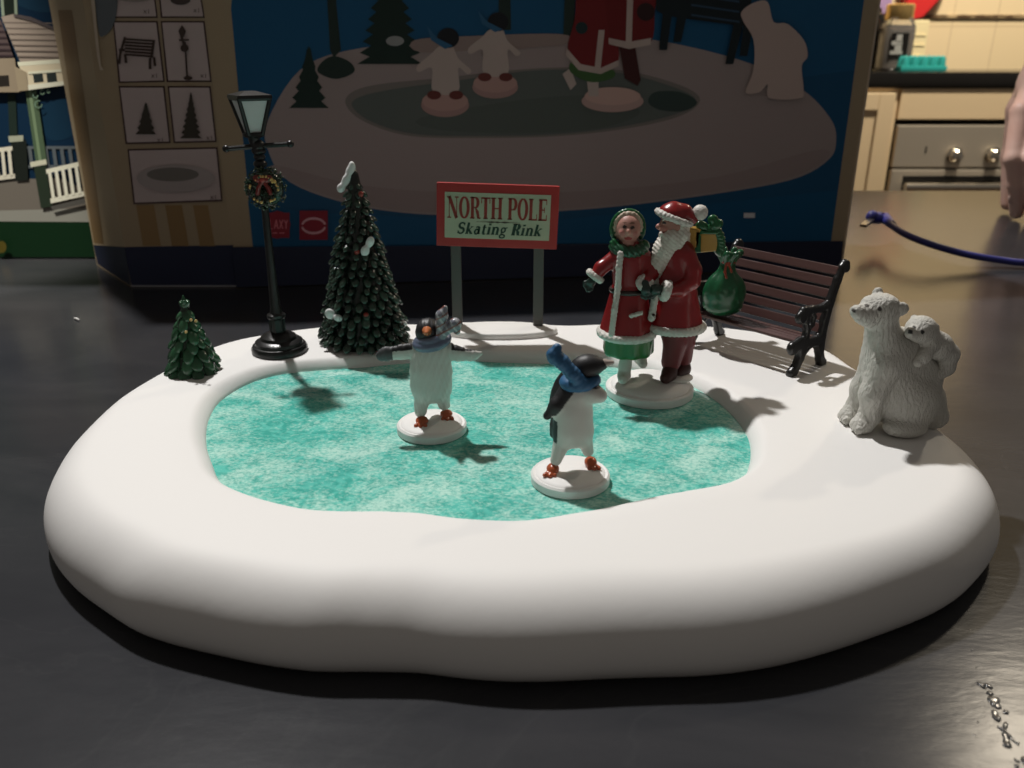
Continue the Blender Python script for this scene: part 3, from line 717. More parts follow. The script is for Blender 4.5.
text_part('sign_text_large', 'NORTH POLE', -fw * .475, fw * .475, -fh * .06, fh * .47, (.30, .030, .022), brd)
text_part('sign_text_small', 'Skating Rink', -fw * .39, fw * .42, -fh * .40, fh * .25, (.012, .05, .03), brd, shear=.22, gap=.03, bold=1.3)
bm = bmesh.new(); pts = [(-fw * .20, 0, .00012), (-fw * .10, 0, .0003), (-fw * .05, 0, .0010), (-fw * .02, 0, .0003), (0, 0, .0011), (fw * .03, 0, .0003), (fw * .07, 0, .0010), (fw * .12, 0, .0003), (fw * .22, 0, .00012)]
ribbon(bm, [(a, -fh * .125, c * 1.0) for a, b, c in pts], lambda u, v, y: bc + Rs @ Vector((u, y, v)), -.00385)
from_bm('sign_flourish', bm, M['plain'], brd, colour=(.06, .04, .03))

# ------------------------------------------------------------------ bench
bo = np.array([.1352, .4475, T]); bench = empty('park_bench', bo, 'brown slatted park bench with black cast ends on the snow', 'bench', rotz=R_(-50.3))
HL = .0335
def side_shape():
    chains = [([(-15, 1.6), (-12.6, 4), (-9.6, 9), (-8.8, 14), (-10, 17)], [2.2, 1.7, 1.8, 2.2, 2.2]),
              ([(12.5, 1.2), (10.5, 4), (8.8, 9), (8.0, 16)], [2.2, 1.7, 1.8, 2.2]),
              ([(-17.0, 16.0), (-11, 17.6), (0, 15.5), (8, 16)], [2.3, 2.0, 1.8, 2.0]),
              ([(-6.5, 11), (-2, 14), (3, 14), (7, 10)], [1.2, 1.2, 1.2, 1.2]),
              ([(8, 16), (10, 26), (13, 36), (17, 46), (20, 52)], [2.0, 1.8, 1.7, 1.6, 1.5]),
              ([(20, 52), (22.3, 53.5), (23.6, 51.3)], [1.6, 1.8, 1.7]),
              ([(-7, 18), (-6.0, 23), (-8.5, 28), (-8, 32)], [1.6, 1.3, 1.3, 1.5]),
              ([(-6, 23), (-2, 25.5), (-1, 29.5), (-4, 32)], [1.0, 1.0, 1.0, 1.0]),
              ([(-13, 31), (-11, 34.2), (-4, 34.0), (4, 33), (11, 34)], [2.1, 1.8, 1.5, 1.5, 1.5])]
    s = Shape()
    for pts, rr in chains: s.chain([(0, a, b) for a, b in pts], [q * 1.45 for q in rr], (0, 0, 0))
    s.ell((0, -17.2, 15.6), (2.4, 3.6, 3.6), (0, 0, 0)); s.ell((0, -13.6, 31.4), (2.4, 3.4, 3.4), (0, 0, 0)); return s
for sx in (-1, 1):
    e = side_shape().mesh('bench_end', .5, M['black'], bench, k=.8, zmin=0); e.location = (sx * HL, 0, 0)
    for v in e.data.vertices: v.co.x = max(-.0019, min(.0019, v.co.x))
def slat(name, y, z, ang, h, t):
    bm = bmesh.new(); bm_box(bm, (0, 0, 0), (2 * HL - .001, t, h), bevel=.0004)
    rot = Matrix.Rotation(ang, 3, 'X')
    for v in bm.verts: v.co = rot @ v.co + Vector((0, y, z))
    from_bm(name, bm, M['wood'], bench)
for i in range(6):
    f = i / 5; z = .0215 + .029 * f; y = .0072 + .0095 * f + .001 * f * f
    slat('back_slat', y, z, R_(-20), .0047, .0018)
for i in range(4): slat('seat_slat', -.0135 + .0056 * i, .0188 - .0006 * i, R_(90 - 3 * i), .0041, .0016)
bm = bmesh.new(); bm_tube(bm, [(-HL, 0, .0135), (HL, 0, .0135)], .001, 8); from_bm('stretcher', bm, M['black'], bench)

# ------------------------------------------------------------------ green sack on the bench
zs = .0205
p_s = atY(722, 315, .455); gs = np.array([p_s[0], .4555, T + zs])
sack = empty('toy_sack', gs, 'shiny green tied sack sitting on the left end of the bench', 'sack')
L = loc_fn(gs); gc = (.006, .082, .03)
zc_, zt_ = L(722, 292)[2], L(724, 262)[2]
s = Shape(); s.ell((0, 0, zc_ * .86 + 1.2), (11.8, 9.4, zc_ * .84 + 2.0), gc); s.ell((0, 0, 5.0), (10.8, 9, 5.0), gc); s.cap((0, 0, zc_ + 5), (.6, 0, zt_), 6.5, 3.4, gc)
for k in range(7):
    a = 2 * math.pi * k / 7; s.cap((.6 + 1.6 * math.cos(a), 1.6 * math.sin(a), zt_), (.8 + 6.0 * math.cos(a), 5.0 * math.sin(a), zt_ + 5.4), 1.4, 1.9, gc)
s.mesh('sack_cloth', .5, M['paint'], sack, k=2.0, zmin=0, disp=lambda P: .35 * np.sin(7 * np.arctan2(P[..., 1], P[..., 0])) * np.clip((P[..., 2] - 8) / 8, 0, 1))
s = Shape(); n_ = 16
s.chain([(.6 + 3.3 * math.cos(2 * math.pi * k / n_), 3.3 * math.sin(2 * math.pi * k / n_), zt_ + .3) for k in range(n_ + 1)], .8, (.35, .05, .03))
s.chain([(-1, -3.6, zt_), (-2, -5.6, zt_ - 4), (-1.4, -7.4, zt_ - 7)], .7, (.35, .06, .03)).chain([(0, -3.6, zt_), (1.6, -6, zt_ - 4)], .7, (.35, .06, .03))
s.mesh('tie_cord', .35, M['paint'], sack, k=.5)

# ------------------------------------------------------------------ skating couple figurine
co = at(649, 393, ICE); couple = empty('skating_couple_figurine', co, 'figurine of two skaters in red coats on one white disc', 'figurine')
bm = bmesh.new(); bm_lathe(bm, [(.0215, 0), (.0222, .0006), (.0222, .0040), (.0214, .0047), (.0200, .0045), (.0196, .0052), (.0170, .0068), (.0100, .0076), (.002, .0078)], 56); from_bm('disc_base', bm, M['snow'], couple, smooth=True)
L = loc_fn(co)
RED = (.25, .010, .012); WH = (.62, .60, .55); SK = (.50, .25, .20); DG = (.012, .035, .028); GR = (.006, .10, .03); BT = (.05, .012, .010); BLK = (.01, .01, .01)
# woman
wy = -1.0
hc = L(628, 229, wy)
s = Shape(); s.ell(hc, (6.0, 6.0, 7.2), SK); s.cap(hc, L(629, 246, wy + 1), 3.4, 3.6, SK)
s.ell(L(628.5, 232, wy - 6.2), (.9, 1.1, 1.2), (.55, .26, .20)); s.ell(L(622.5, 233, wy - 4.6), (1.6, 1.3, 1.5), (.52, .20, .17)); s.ell(L(634, 233.5, wy - 4.6), (1.6, 1.3, 1.5), (.52, .20, .17)); s.ell(L(628, 243, wy - 3.8), (2.6, 1.8, 1.6), SK)
# torso core, hands
s.cap(L(630, 252, wy), L(630, 290, wy), 6.2, 6.0, RED)
def face_paint(centres):
    def f(V, C):
        C = C.copy()
        for (p, r, c) in centres:
            d = np.linalg.norm((V - p) / np.array(r), axis=1); C[d < 1] = c
        return C
    return f
woman = s.mesh('woman', .42, M['matte'], couple, k=1.2, colfn=face_paint([(L(624.5, 227, wy - 5.6), (1.0, 1.6, .8), (.03, .02, .02)), (L(632.5, 227.5, wy - 5.6), (1.0, 1.6, .8), (.03, .02, .02)), (L(628.3, 238.5, wy - 5.2), (1.9, 2, .8), (.35, .02, .02)), (L(624, 223, wy - 5.6), (1.5, 1.6, .5), (.2, .1, .06)), (L(633, 223.5, wy - 5.6), (1.5, 1.6, .5), (.2, .1, .06))]))
woman['label'] = 'woman figure in red coat and green bonnet'
s = Shape(); n_ = 14
for a in np.linspace(0, 2 * math.pi, n_ + 1)[:-1]:
    pass
hp = [hc + np.array([6.0 * math.cos(t), 1.0 - 1.2 * math.sin(t), 7.0 * math.sin(t)]) for t in np.linspace(R_(-35), R_(215), 18)]
s.chain(hp, 1.5, (.50, .40, .30)); s.mesh('hair', .4, M['matte'], woman, k=.6, disp=lambda P: .25 * np.sin(P[..., 0] * 2.6) * np.sin(P[..., 2] * 2.6))
s = Shape(); s.ell(hc + np.array([0, 2.8, 1.0]), (7.3, 6.0, 8.2), GR)
s.chain([hc + np.array([7.4 * math.cos(t), 1.0, 8.3 * math.sin(t)]) for t in np.linspace(R_(-30), R_(210), 18)], 1.2, GR)
s.mesh('bonnet', .42, M['paint'], woman, k=.8)
s = Shape(); nc_ = L(629, 248, wy)
s.chain([nc_ + np.array([6.8 * math.cos(t), 5.6 * math.sin(t), .8 * math.cos(2 * t)]) for t in np.linspace(0, 2 * math.pi, 22)], 2.6, (.008, .07, .03)); s.ell(nc_ + np.array([7.5, -2, 2.5]), 1.8, GR); s.ell(nc_ + np.array([-7.5, -2, 3]), 2.0, GR)
s.mesh('scarf', .42, M['paint'], woman, k=1.2, disp=lambda P: .25 * np.sin(P[..., 0] * 2.2 + P[..., 2] * 2.0))
s = Shape()
sh0, sh1 = L(615, 258, wy), L(644, 258, wy); wa = L(630, 290, wy)
s.cap(L(629, 257, wy), L(630, 287, wy), 8.6, 8.2, RED, flat=(1, 1.15, 1))
zh_ = L(630, 333, wy)[2]; s.cone((wa[0] - .6, 0 + wy, zh_), 13.2, 8.2, wa[2] - zh_ + 2, RED, squash=.86, wave=(.8, 6, .7))
el = L(601, 268, wy - 2); s.chain([sh0, el, L(597, 274, wy - 3)], [4.0, 3.2, 2.9], RED)
el2 = L(652, 272, wy - 3); s.chain([sh1, el2, L(648, 279, wy - 7)], [4.2, 3.6, 3.2], RED)
s.mesh('coat', .42, M['paint'], woman, k=1.6)
s = Shape(); s.chain([L(595, 276, wy - 3) + np.array([2.8 * math.cos(t), 2.6 * math.sin(t), -2.0 * math.cos(t)]) for t in np.linspace(0, 2 * math.pi, 12)], 1.5, WH)
s.chain([L(645, 283, wy - 9) + np.array([2.9 * math.cos(t), 1.5 * math.sin(t), 2.4 * math.sin(t)]) for t in np.linspace(0, 2 * math.pi, 12)], 1.5, WH)
s.chain([L(620.5, 254, wy - 8.6), L(619, 268, wy - 9.6), L(618, 288, wy - 9.4), L(614.5, 310, wy - 12.0), L(611.5, 334, wy - 13.2)], 1.5, WH)
rr_ = 13.0
s.chain([np.array([wa[0] - .6 + rr_ * math.cos(t), wy + rr_ * .86 * math.sin(t), zh_ + .6 + .8 * math.sin(t)]) for t in np.linspace(0, 2 * math.pi, 34)], 1.9, WH)
s.chain([L(631, 316, wy - 11.5), L(641, 313, wy - 10.8)], 1.1, WH)
s.mesh('fur_trim', .42, M['matte'], woman, k=.7, disp=lambda P: .22 * np.sin(P[..., 0] * 3.1) * np.sin(P[..., 2] * 3.3))
s = Shape(); s.chain([np.array([wa[0] - .2 + 8.9 * math.cos(t), wy + 7.9 * math.sin(t), wa[2] + .3]) for t in np.linspace(0, 2 * math.pi, 24)], 1.2, (.03, .02, .018)); s.mesh('belt', .42, M['paint'], woman, k=.4)
def glove(s, wrist, mid, tip, col, r=1.9, side=1):
    wrist, mid, tip = map(np.array, (wrist, mid, tip)); ax = tip - mid; ax = ax / np.linalg.norm(ax); sd = np.cross(ax, (0, 1, 0)); sd = sd / (np.linalg.norm(sd) or 1)
    s.cap(wrist, mid, r * .95, r * 1.15, col)
    for i, (o, l) in enumerate(((-1.5, .8), (-.5, 1.0), (.5, .95), (1.5, .75))):
        a = mid + sd * o * r * .5; b = a + (tip - mid) * l; c = b + np.array([0, -.6, -.4]) * r * .5
        s.chain([a, b, c], [r * .42, r * .36, r * .32], col, k=.25)
    s.chain([mid - sd * side * r * .6, mid - sd * side * r * 1.5 + ax * r * .6, mid - sd * side * r * 1.3 + ax * r * 1.5], [r * .45, r * .4, r * .34], col, k=.3)
s = Shape(); glove(s, L(595, 277, wy - 3), L(591, 282, wy - 4), L(588, 290, wy - 4.5), DG); s.mesh('glove', .32, M['paint'], woman, k=.7)
s = Shape(); glove(s, L(645, 284, wy - 9.5), L(646, 290, wy - 11), L(651, 296, wy - 11.5), DG, r=2.2); s.mesh('glove', .32, M['paint'], woman, k=.7)
s = Shape(); zg0 = L(633, 354, wy)[2]; s.cone((wa[0] + .6, wy, zg0), 12.4, 12.6, zh_ - zg0 + 1, (.010, .14, .025), squash=.86, round_=2.2, wave=(.6, 9, 0)); s.mesh('underskirt', .45, M['paint'], woman, k=.5)
def skate(name, ankle, foot, toe, up, col, parent, blade=True, r=3.3):
    s = Shape(); ankle, foot, toe, up = map(np.array, (ankle, foot, toe, up)); s.chain([up, ankle, foot], [r, r * .92, r * .95], col); s.cap(foot, toe, r * .95, r * .75, col)
    o = s.mesh(name, .42, M['matte'], parent, k=1.4); return o
zf = 8.0
fw_ = L(624, 376, wy - 2); fw_[2] = zf + 2.6
skate('skate_boot', L(625, 366, wy - 1), fw_, fw_ + np.array([-1, -3.6, -.6]), L(627, 352, wy), (.60, .60, .55), woman)
f2 = L(640, 358, wy + 9); skate('skate_boot', L(638, 352, wy + 6), f2, f2 + np.array([1, -3.5, -1.8]), L(636, 340, wy + 3), (.60, .60, .55), woman)

# man
my = 1.0
mh = L(673, 226, my)
s = Shape(); s.ell(mh, (6.4, 5.6, 7.2), SK); s.ell(L(659.5, 226.5, my), (1.9, 1.4, 1.5), (.55, .27, .22)); s.ell(L(665, 222, my - 3), (1.8, 1.6, 1.4), SK); s.ell(L(664, 229, my - 3.6), (2.2, 1.8, 1.8), (.52, .24, .19)); s.ell(L(679, 228, my - 5.3), (1.2, .8, 2.0), SK)
s.cap(mh, L(676, 250, my), 4.2, 4.6, SK); s.cap(L(676, 254, my), L(676, 300, my), 7, 7, RED)
man = s.mesh('man', .42, M['matte'], couple, k=1.1, colfn=face_paint([(L(664.0, 223.0, my - 4.6), (.9, 1.5, .7), (.03, .02, .02)), (L(663.2, 232.5, my - 4.0), (1.5, 2.2, .6), (.35, .05, .04))]))
man['label'] = 'bearded man figure in red coat and white-trimmed hat'
WHH = (.66, .62, .55)
s = Shape(); s.ell(L(667, 244, my - 1), (5.4, 6.2, 5.6), WHH); s.chain([L(672, 238, my - 3.6), L(664, 250, my - 3), L(657, 264, my - 4), L(656, 272, my - 5), L(655, 280, my - 6)], [4.8, 5.2, 4.2, 2.8, 1.2], WHH)
s.chain([L(682, 226, my - 4.2), L(683, 236, my - 5), L(677, 244, my - 5.5)], [1.9, 2.6, 2.8], WHH); s.chain([L(661, 234, my - 5.0), L(667, 237, my - 6.2)], [1.2, .9], WHH); s.chain([L(683, 228, my + 2), L(684, 240, my + 2)], [3.4, 3.2], WHH)
s.chain([L(664, 219.5, my - 5.4), L(668, 219, my - 5.2)], .7, WHH)
s.mesh('beard', .38, M['matte'], man, k=1.2, disp=lambda P: .32 * np.sin(P[..., 0] * 2.4 + P[..., 2]) * np.sin(P[..., 2] * 2.1))
s = Shape(); s.ell(L(673, 214, my), (7.0, 6.6, 5.0), RED, rot=(0, .25, 0)); s.chain([L(674, 211, my), L(684, 213, my), L(693, 219, my + .6)], [4.6, 4.0, 2.6], RED); s.mesh('hat', .42, M['paint'], man, k=1.4)
s = Shape(); cb = L(674, 217.5, my)
ty = math.atan2(5.2, 14)
s.chain([cb + np.array([7.7 * math.cos(t), 6.9 * math.sin(t), -2.8 * math.cos(t)]) for t in np.linspace(0, 2 * math.pi, 28)], 1.55, WH); s.mesh('hat_trim', .42, M['matte'], man, k=.6, disp=lambda P: .2 * np.sin(P[..., 0] * 3) * np.sin(P[..., 2] * 3))
s = Shape(); s.ell(L(700, 212.5, my + .6), 3.7, WH); s.mesh('pompom', .42, M['matte'], man, disp=lambda P: .25 * np.sin(P[..., 0] * 3) * np.sin(P[..., 2] * 3) * np.sin(P[..., 1] * 3))
s = Shape()
wm = L(678, 296, my); zhm = L(678, 327, my)[2]
s.cap(L(678, 256, my), L(678, 292, my), 8.6, 9.2, RED, flat=(1, 1.05, 1)); s.ell(L(666, 280, my - 1.5), (6.2, 7, 8), RED)
s.cone((wm[0] - .6, my, zhm), 13.8, 9.4, wm[2] - zhm + 3, RED, squash=.86, wave=(.6, 5, .4))
shm = L(687, 256, my - 5); elm = L(692, 281, my - 8); s.chain([shm, L(693, 270, my - 7), elm], [4.4, 4.0, 3.9], RED); s.chain([elm, L(680, 290, my - 11), L(671, 291, my - 12)], [3.9, 3.4, 3.1], RED)
s.mesh('coat', .42, M['paint'], man, k=1.6)
s = Shape()
s.chain([L(664.5, 290.5, my - 12.5) + np.array([.9 * math.cos(t), 3.2 * math.sin(t), 3.4 * math.cos(t)]) for t in np.linspace(0, 2 * math.pi, 14)], 1.5, WH)
s.chain([L(667, 291, my - 12.5) + np.array([.9 * math.cos(t), 3.2 * math.sin(t), 3.6 * math.cos(t)]) for t in np.linspace(0, 2 * math.pi, 14)], 1.4, WH)
s.chain([np.array([wm[0] - .6 + 13.7 * math.cos(t), my + 11.8 * math.sin(t), zhm + .8]) for t in np.linspace(0, 2 * math.pi, 34)], 2.0, WH)
s.chain([L(656, 268, my - 4), L(656.5, 284, my - 6), L(654.5, 300, my - 6.5), L(651.5, 318, my - 8)], [1.3, 1.4, 1.7, 1.9], WH)
s.mesh('fur_trim', .42, M['matte'], man, k=.7, disp=lambda P: .22 * np.sin(P[..., 0] * 3.1) * np.sin(P[..., 2] * 3.3))
s = Shape(); glove(s, L(663, 290, my - 12.5), L(656, 290, my - 13), L(647, 290, my - 12.5), (.02, .04, .032), r=2.4, side=-1); s.mesh('glove', .32, M['paint'], man, k=.7)
s = Shape(); s.ell(L(653.5, 315, my - 9.8), .8, BLK); s.mesh('coat_button', .3, M['paint'], man)
s = Shape(); TR = (.15, .014, .018)
s.chain([L(671, 322, my), L(675, 342, my), L(671, 362, my)], [7.0, 5.8, 4.9], TR); s.chain([L(684, 322, my + 3), L(684, 342, my + 4), L(683, 358, my + 5)], [6.4, 5.4, 4.6], TR); s.mesh('trousers', .45, M['matte'], man, k=1.2)
ft = L(669, 376, my - 3); ft[2] = 11.2
skate('boot', L(671, 364, my), ft, ft + np.array([-2.2, -3.2, -1.0]), L(671.5, 356, my), BT, man, r=3.9)
ft = L(683, 374, my + 4); ft[2] = 11.2
skate('boot', L(683, 366, my + 5), ft, ft + np.array([-2.6, -3.2, -1.0]), L(683, 354, my + 5), BT, man, r=3.7)
s = Shape(); s.ell((L(678, 374, my)[0], my + 1, 8.0), (8, 7, 1.8), (.78, .76, .72)); s.mesh('snow_mound', .5, M['matte'], couple, zmin=5)
# gifts carried behind his shoulder
s = Shape()
def cube(s, c, h, col, ry=0, rz=0, rnd=.4):
    c = np.array(c, float); h = np.array(h, float); Rm = np.array(Matrix.Rotation(rz, 3, 'Z') @ Matrix.Rotation(ry, 3, 'Y'))
    def f(P):
        q = np.abs((P - c) @ Rm) - h + rnd; return np.linalg.norm(np.maximum(q, 0), axis=-1) + np.minimum(q.max(-1), 0) - rnd
    m = np.linalg.norm(h); s.p.append((f, col, 0, c - m, c + m))
GO = (.42, .25, .05)
gb = L(690, 237, my + 4.5); g2c = L(706, 241, my + 5)
cube(s, gb, (4.2, 4, 4.8), GO, .08); cube(s, g2c, (4.3, 4.0, 4.6), GO, -.05, .2)
gift = s.mesh('gift_boxes', .4, M['paint'], couple, k=0); gift['label'] = 'gold gift boxes tied with green ribbon'
s = Shape(); cube(s, g2c + np.array([-4.6, 0, .6]), (1.9, 4.5, 5.6), GR, -.05); cube(s, g2c + np.array([0, 0, 4.8]), (4.6, 4.3, .8), GR)
s.mesh('ribbon', .4, M['paint'], gift, k=0)
s = Shape(); bw = L(709, 228, my + 3)
for (dx, dz, rr, an) in ((-3.5, 1, (3.2, 2, 2.4), .4), (3.4, 1.5, (3.4, 2.2, 2.6), -.5), (0, -1, (2, 2, 2), 0), (1.5, 4, (2.6, 1.8, 2.4), .2)): s.ell(bw + np.array([dx, 0, dz]), rr, GR, rot=(0, an, 0))
s.mesh('ribbon_bow', .4, M['paint'], gift, k=.6)
s = Shape(); gp = spline([L(712, 226, my + 4), L(718, 234, my + 4), L(720, 244, my + 4), L(718, 252, my + 4)], 3)
for i, p in enumerate(gp): s.ell(p, (3.0, 2.8, 1.5), GR, rot=(0, .15 * i - .5, 0))
s.cap(gp[0], gp[-1], 1.6, 1.6, GR); s.cap(g2c, gp[-2], 1.8, 1.8, GR); s.cap(L(684, 246, my + 3), gb, 3, 3, GR)
s.mesh('curled_ribbon', .36, M['paint'], gift, k=.4)

# ------------------------------------------------------------------ penguins
def disc(parent, r):
    bm = bmesh.new(); bm_lathe(bm, [(r - .0006, 0), (r, .0005), (r, .0034), (r - .0008, .0042), (r - .0018, .0040), (r - .0022, .0044), (r - .004, .0050), (r * .5, .0053), (.001, .0054)], 48); return from_bm('disc_base', bm, M['snow'], parent, smooth=True)
WP = (.60, .60, .56); BK = (.012, .012, .014); OR = (.42, .085, .03)
po = at(432, 430.5, ICE); pen = empty('penguin_figurine', po, 'penguin with wings spread and grey-blue knotted scarf on a white disc', 'figurine')
disc(pen, .0160); L = loc_fn(po)
s = Shape(); hd = L(428, 331, 0)
s.ell(L(431, 372, 0), (9.6, 7.6, 14.5), WP); s.ell(L(432, 352, 0), (7.6, 6.4, 7), WP); s.ell(L(431, 386, .5), (9.2, 7.6, 7.5), WP)
s.cap(L(423, 392, 0), L(420.5, 411, -1), 4.0, 2.9, WP); s.cap(L(441, 392, 1), L(444, 404, 3), 4.0, 2.9, WP)
s.ell(hd, (5.6, 5.8, 5.8), BK); s.ell(L(431, 368, 5.5), (7.5, 4.2, 14), BK)
wl = [L(418, 349, 1), L(402, 352, 0), L(386, 354, -1), L(381, 356, -1)]; wrr = [L(446, 349, 1), L(459, 354, 0), L(472, 355.5, 0), L(481, 353.5, 0)]
s.chain(wl, [3.8, 3.1, 2.9, 2.2], WP, flat=(1, 1.5, 1)); s.chain(wrr, [3.8, 3.0, 2.2, .9], WP, flat=(1, 1.5, 1))
s.ell(L(431, 392, 7), (3, 4, 3), BK)
wlz = L(400, 350, 0)[2]
def pc(V, C):
    C = C.copy(); x, y, z = V.T
    wing = (np.abs(x - L(432, 350)[0]) > 8.6) & (z > L(0, 366)[2])
    C[wing & (z > L(0, 347.5)[2] - .07 * np.abs(x))] = BK; C[wing & (y > 1.6)] = BK
    C[wing & (x < L(393, 350)[0])] = (.07, .075, .08)
    C[(~wing) & (y > 3.6) & (z > L(0, 400)[2])] = BK
    return C
s.mesh('body', .4, M['matte'], pen, k=2.2, colfn=pc, disp=lambda P: .18 * np.sin(P[..., 0] * 3.2) * np.sin(P[..., 2] * .9 + P[..., 0]))
s = Shape(); s.cap(L(427, 331, -4.5), L(426.5, 333, -9.5), 2.3, .8, (.50, .16, .06)); s.mesh('beak', .3, M['paint'], pen)
for (x, y, dy) in ((421.5, 413, -4), (446, 407, 3.5)):
    p = L(x, y, dy); p[2] = 6.2; s = Shape(); s.ell(p + np.array([0, .5, .4]), (2.9, 3.0, 2.0), OR)
    for a in (-1, 0, 1): s.cap(p, p + np.array([a * 2.2 + (.8 if x > 430 else -.3), -3.6 + abs(a) * .6, -.6]), 1.2, .9, OR)
    s.mesh('foot', .3, M['paint'], pen, k=.5, zmin=4.9)
SB = (.12, .15, .23)
s = Shape(); nk = L(432, 341, 0)
s.chain([nk + np.array([6.4 * math.cos(t), 5.9 * math.sin(t), 1.2 * math.cos(t) + .8 * math.sin(t)]) for t in np.linspace(0, 2 * math.pi, 22)], 2.1, SB)
s.chain([nk + np.array([5.4 * math.cos(t) - .4, 5.7 * math.sin(t), 1.8 + 1.2 * math.cos(t)]) for t in np.linspace(R_(180), 2 * math.pi, 12)], 1.5, (.14, .17, .25))
s.chain([L(441, 336, -3), L(440, 325, -4), L(442, 315, -4), L(445, 308, -4)], [2.2, 2.0, 2.6, 1.2], (.22, .23, .27)); s.chain([L(442, 334, -4), L(450, 328, -4.5), L(455, 324, -4)], [2.0, 1.9, 2.8], (.20, .21, .25)); s.chain([L(455, 324, -4), L(457, 331, -4)], [2.2, 1.6], (.13, .15, .19))
def plaid(V, C):
    C = C.copy(); m = V[:, 2] > L(0, 332)[2]
    q = (np.sin(V[:, 0] * 1.9 + V[:, 2] * 1.3) > .55) & m; C[q] = (.42, .44, .46)
    q = (np.sin(V[:, 2] * 1.7 - V[:, 0]) > .8) & m; C[q] = (.20, .07, .05); return C
s.mesh('scarf', .35, M['paint'], pen, k=.9, colfn=plaid)

po = at(570, 481, ICE); pen2 = empty('penguin_figurine', po, 'penguin leaning sideways with a bright blue scarf blowing out behind', 'figurine')
disc(pen2, .0160); L = loc_fn(po)
s = Shape(); s.ell(L(573, 414, 0), (7.9, 6.6, 13.5), WP, rot=(0, -.06, 0)); s.ell(L(578, 394, 0), (6.3, 5.6, 7), WP); s.ell(L(573, 430, 0), (8.0, 6.6, 7.5), WP)
s.cap(L(564, 436, 0), L(556, 460, -2), 4.0, 2.3, WP); s.cap(L(582, 432, 0), L(588, 451, 2), 3.9, 2.3, WP)
s.ell(L(587, 366, 0), (6.4, 4.8, 4.6), BK, rot=(0, -.1, 0)); s.cap(L(590, 366, 0), L(603, 364, -.5), 3.6, 2.0, BK); s.cap(L(582, 372, 0), L(577, 392, 0), 4.0, 5.2, BK)
s.ell(L(568, 400, 5), (7.4, 4.6, 14), BK, rot=(0, .12, 0))
s.chain([L(569, 392, -1), L(557, 405, -2), L(547, 416, -2.5)], [3.2, 2.8, 1.6], WP); s.chain([L(586, 392, -2), L(595, 394, -4), L(601, 396, -5)], [3.6, 3.3, 2.4], WP)
s.chain([L(556, 426, 3), L(553, 434, 3)], [2.6, 1.4], BK)
def pc2(V, C):
    C = C.copy(); x, y, z = V.T
    def X(px): return L(px, 400)[0]
    def Z(py): return L(570, py)[2]
    edge = X(568) + (z - Z(400)) / (Z(380) - Z(420)) * (X(584) - X(556))   # slanted back line
    C[(x < edge - 1.6) & (z > Z(412)) & (z < Z(372))] = BK
    C[(x < X(551)) & (z < Z(395)) & (z > Z(425))] = BK
    C[(z > Z(383)) ] = BK; C[(y > 3.2) & (z > Z(445))] = BK
    C[(x < X(557.5)) & (z < Z(418)) & (z > Z(440))] = BK
    return C
s.mesh('body', .4, M['matte'], pen2, k=2.0, colfn=pc2)
s = Shape(); s.cap(L(601, 363.5, -.5), L(612, 362.5, -1), 2.2, .9, (.42, .36, .32)); s.mesh('beak', .3, M['paint'], pen2)
for (x, y, dy) in ((553, 466, -3), (591, 455, 3)):
    p = L(x, y, dy); p[2] = 6.4; s = Shape(); s.ell(p + np.array([0, .5, .5]), (2.6, 3.0, 2.2), OR)
    for a in (-1, 0, 1): s.cap(p, p + np.array([a * 2.0 + (1.2 if x > 570 else -1.4), -3.4 + abs(a) * .6, -.7]), 1.2, .9, OR)
    s.mesh('foot', .3, M['paint'], pen2, k=.5, zmin=4.9)
SBL = (.022, .11, .24)
s = Shape(); nk = L(580, 381, 0)
s.chain([nk + np.array([5.6 * math.cos(t), 5.2 * math.sin(t), 1.6 * math.cos(t) * .4]) for t in np.linspace(0, 2 * math.pi, 22)], 2.2, SBL)
s.chain([L(582, 383, -5), L(573, 374, -5.5), L(562, 362, -5), L(554, 355, -4)], [2.6, 2.7, 2.8, 3.0], SBL); s.cap(L(553, 360, -4), L(557, 348, -4), 1.8, 1.8, SBL)
s.mesh('scarf', .36, M['matte'], pen2, k=1.0, disp=lambda P: .07 * np.sin(P[..., 0] * 2.2 - P[..., 2] * 2.4))

# ------------------------------------------------------------------ polar bear with cub
bo_ = at(893, 428, T); bear = empty('polar_bear_figurine', bo_, 'seated white polar bear with a cub clinging to its back, on the snow', 'figurine')
L = loc_fn(bo_); BW = (.58, .57, .52)
s = Shape()
s.ell(L(894, 388, 3), (14.2, 12, 17.5), BW, rot=(0, -.28, 0)); s.ell(L(886, 360, 0), (10.0, 9.4, 14), BW); s.cap(L(885, 352, 0), L(881, 318, -1), 9.2, 6.3, BW)
s.ell(L(881, 308, -1), (8.0, 7.2, 6.4), BW); s.chain([L(876, 310, -3), L(866, 313, -5), L(858, 312.5, -7)], [5.0, 3.7, 2.6], BW); s.ell(L(856, 311, -7.6), (2.0, 2.0, 1.9), BW)
s.chain([L(868, 320, -4), L(861, 318, -6)], [3.0, 2.0], BW)
s.ell(L(877.5, 294, 3), (2.3, 1.5, 3.0), BW, k=.6); s.ell(L(901.5, 309, -5), (3.0, 1.7, 3.0), BW, k=.6); s.ell(L(869, 301, -2), (2.2, 2, 1.2), BW); s.ell(L(889, 303, -5), (3, 2, 1.8), BW)
p1_ = L(849, 409, 6); p1_[2] = 3.4; p2_ = L(861, 422, -5); p2_[2] = 3.6
s.chain([L(876, 362, 4), L(862, 388, 6), p1_ + np.array([3.4, 1, 4]), p1_ + np.array([1.5, 0, 1])], [6.2, 4.6, 3.9, 3.6], BW); s.ell(p1_, (4.3, 4.0, 3.2), BW)
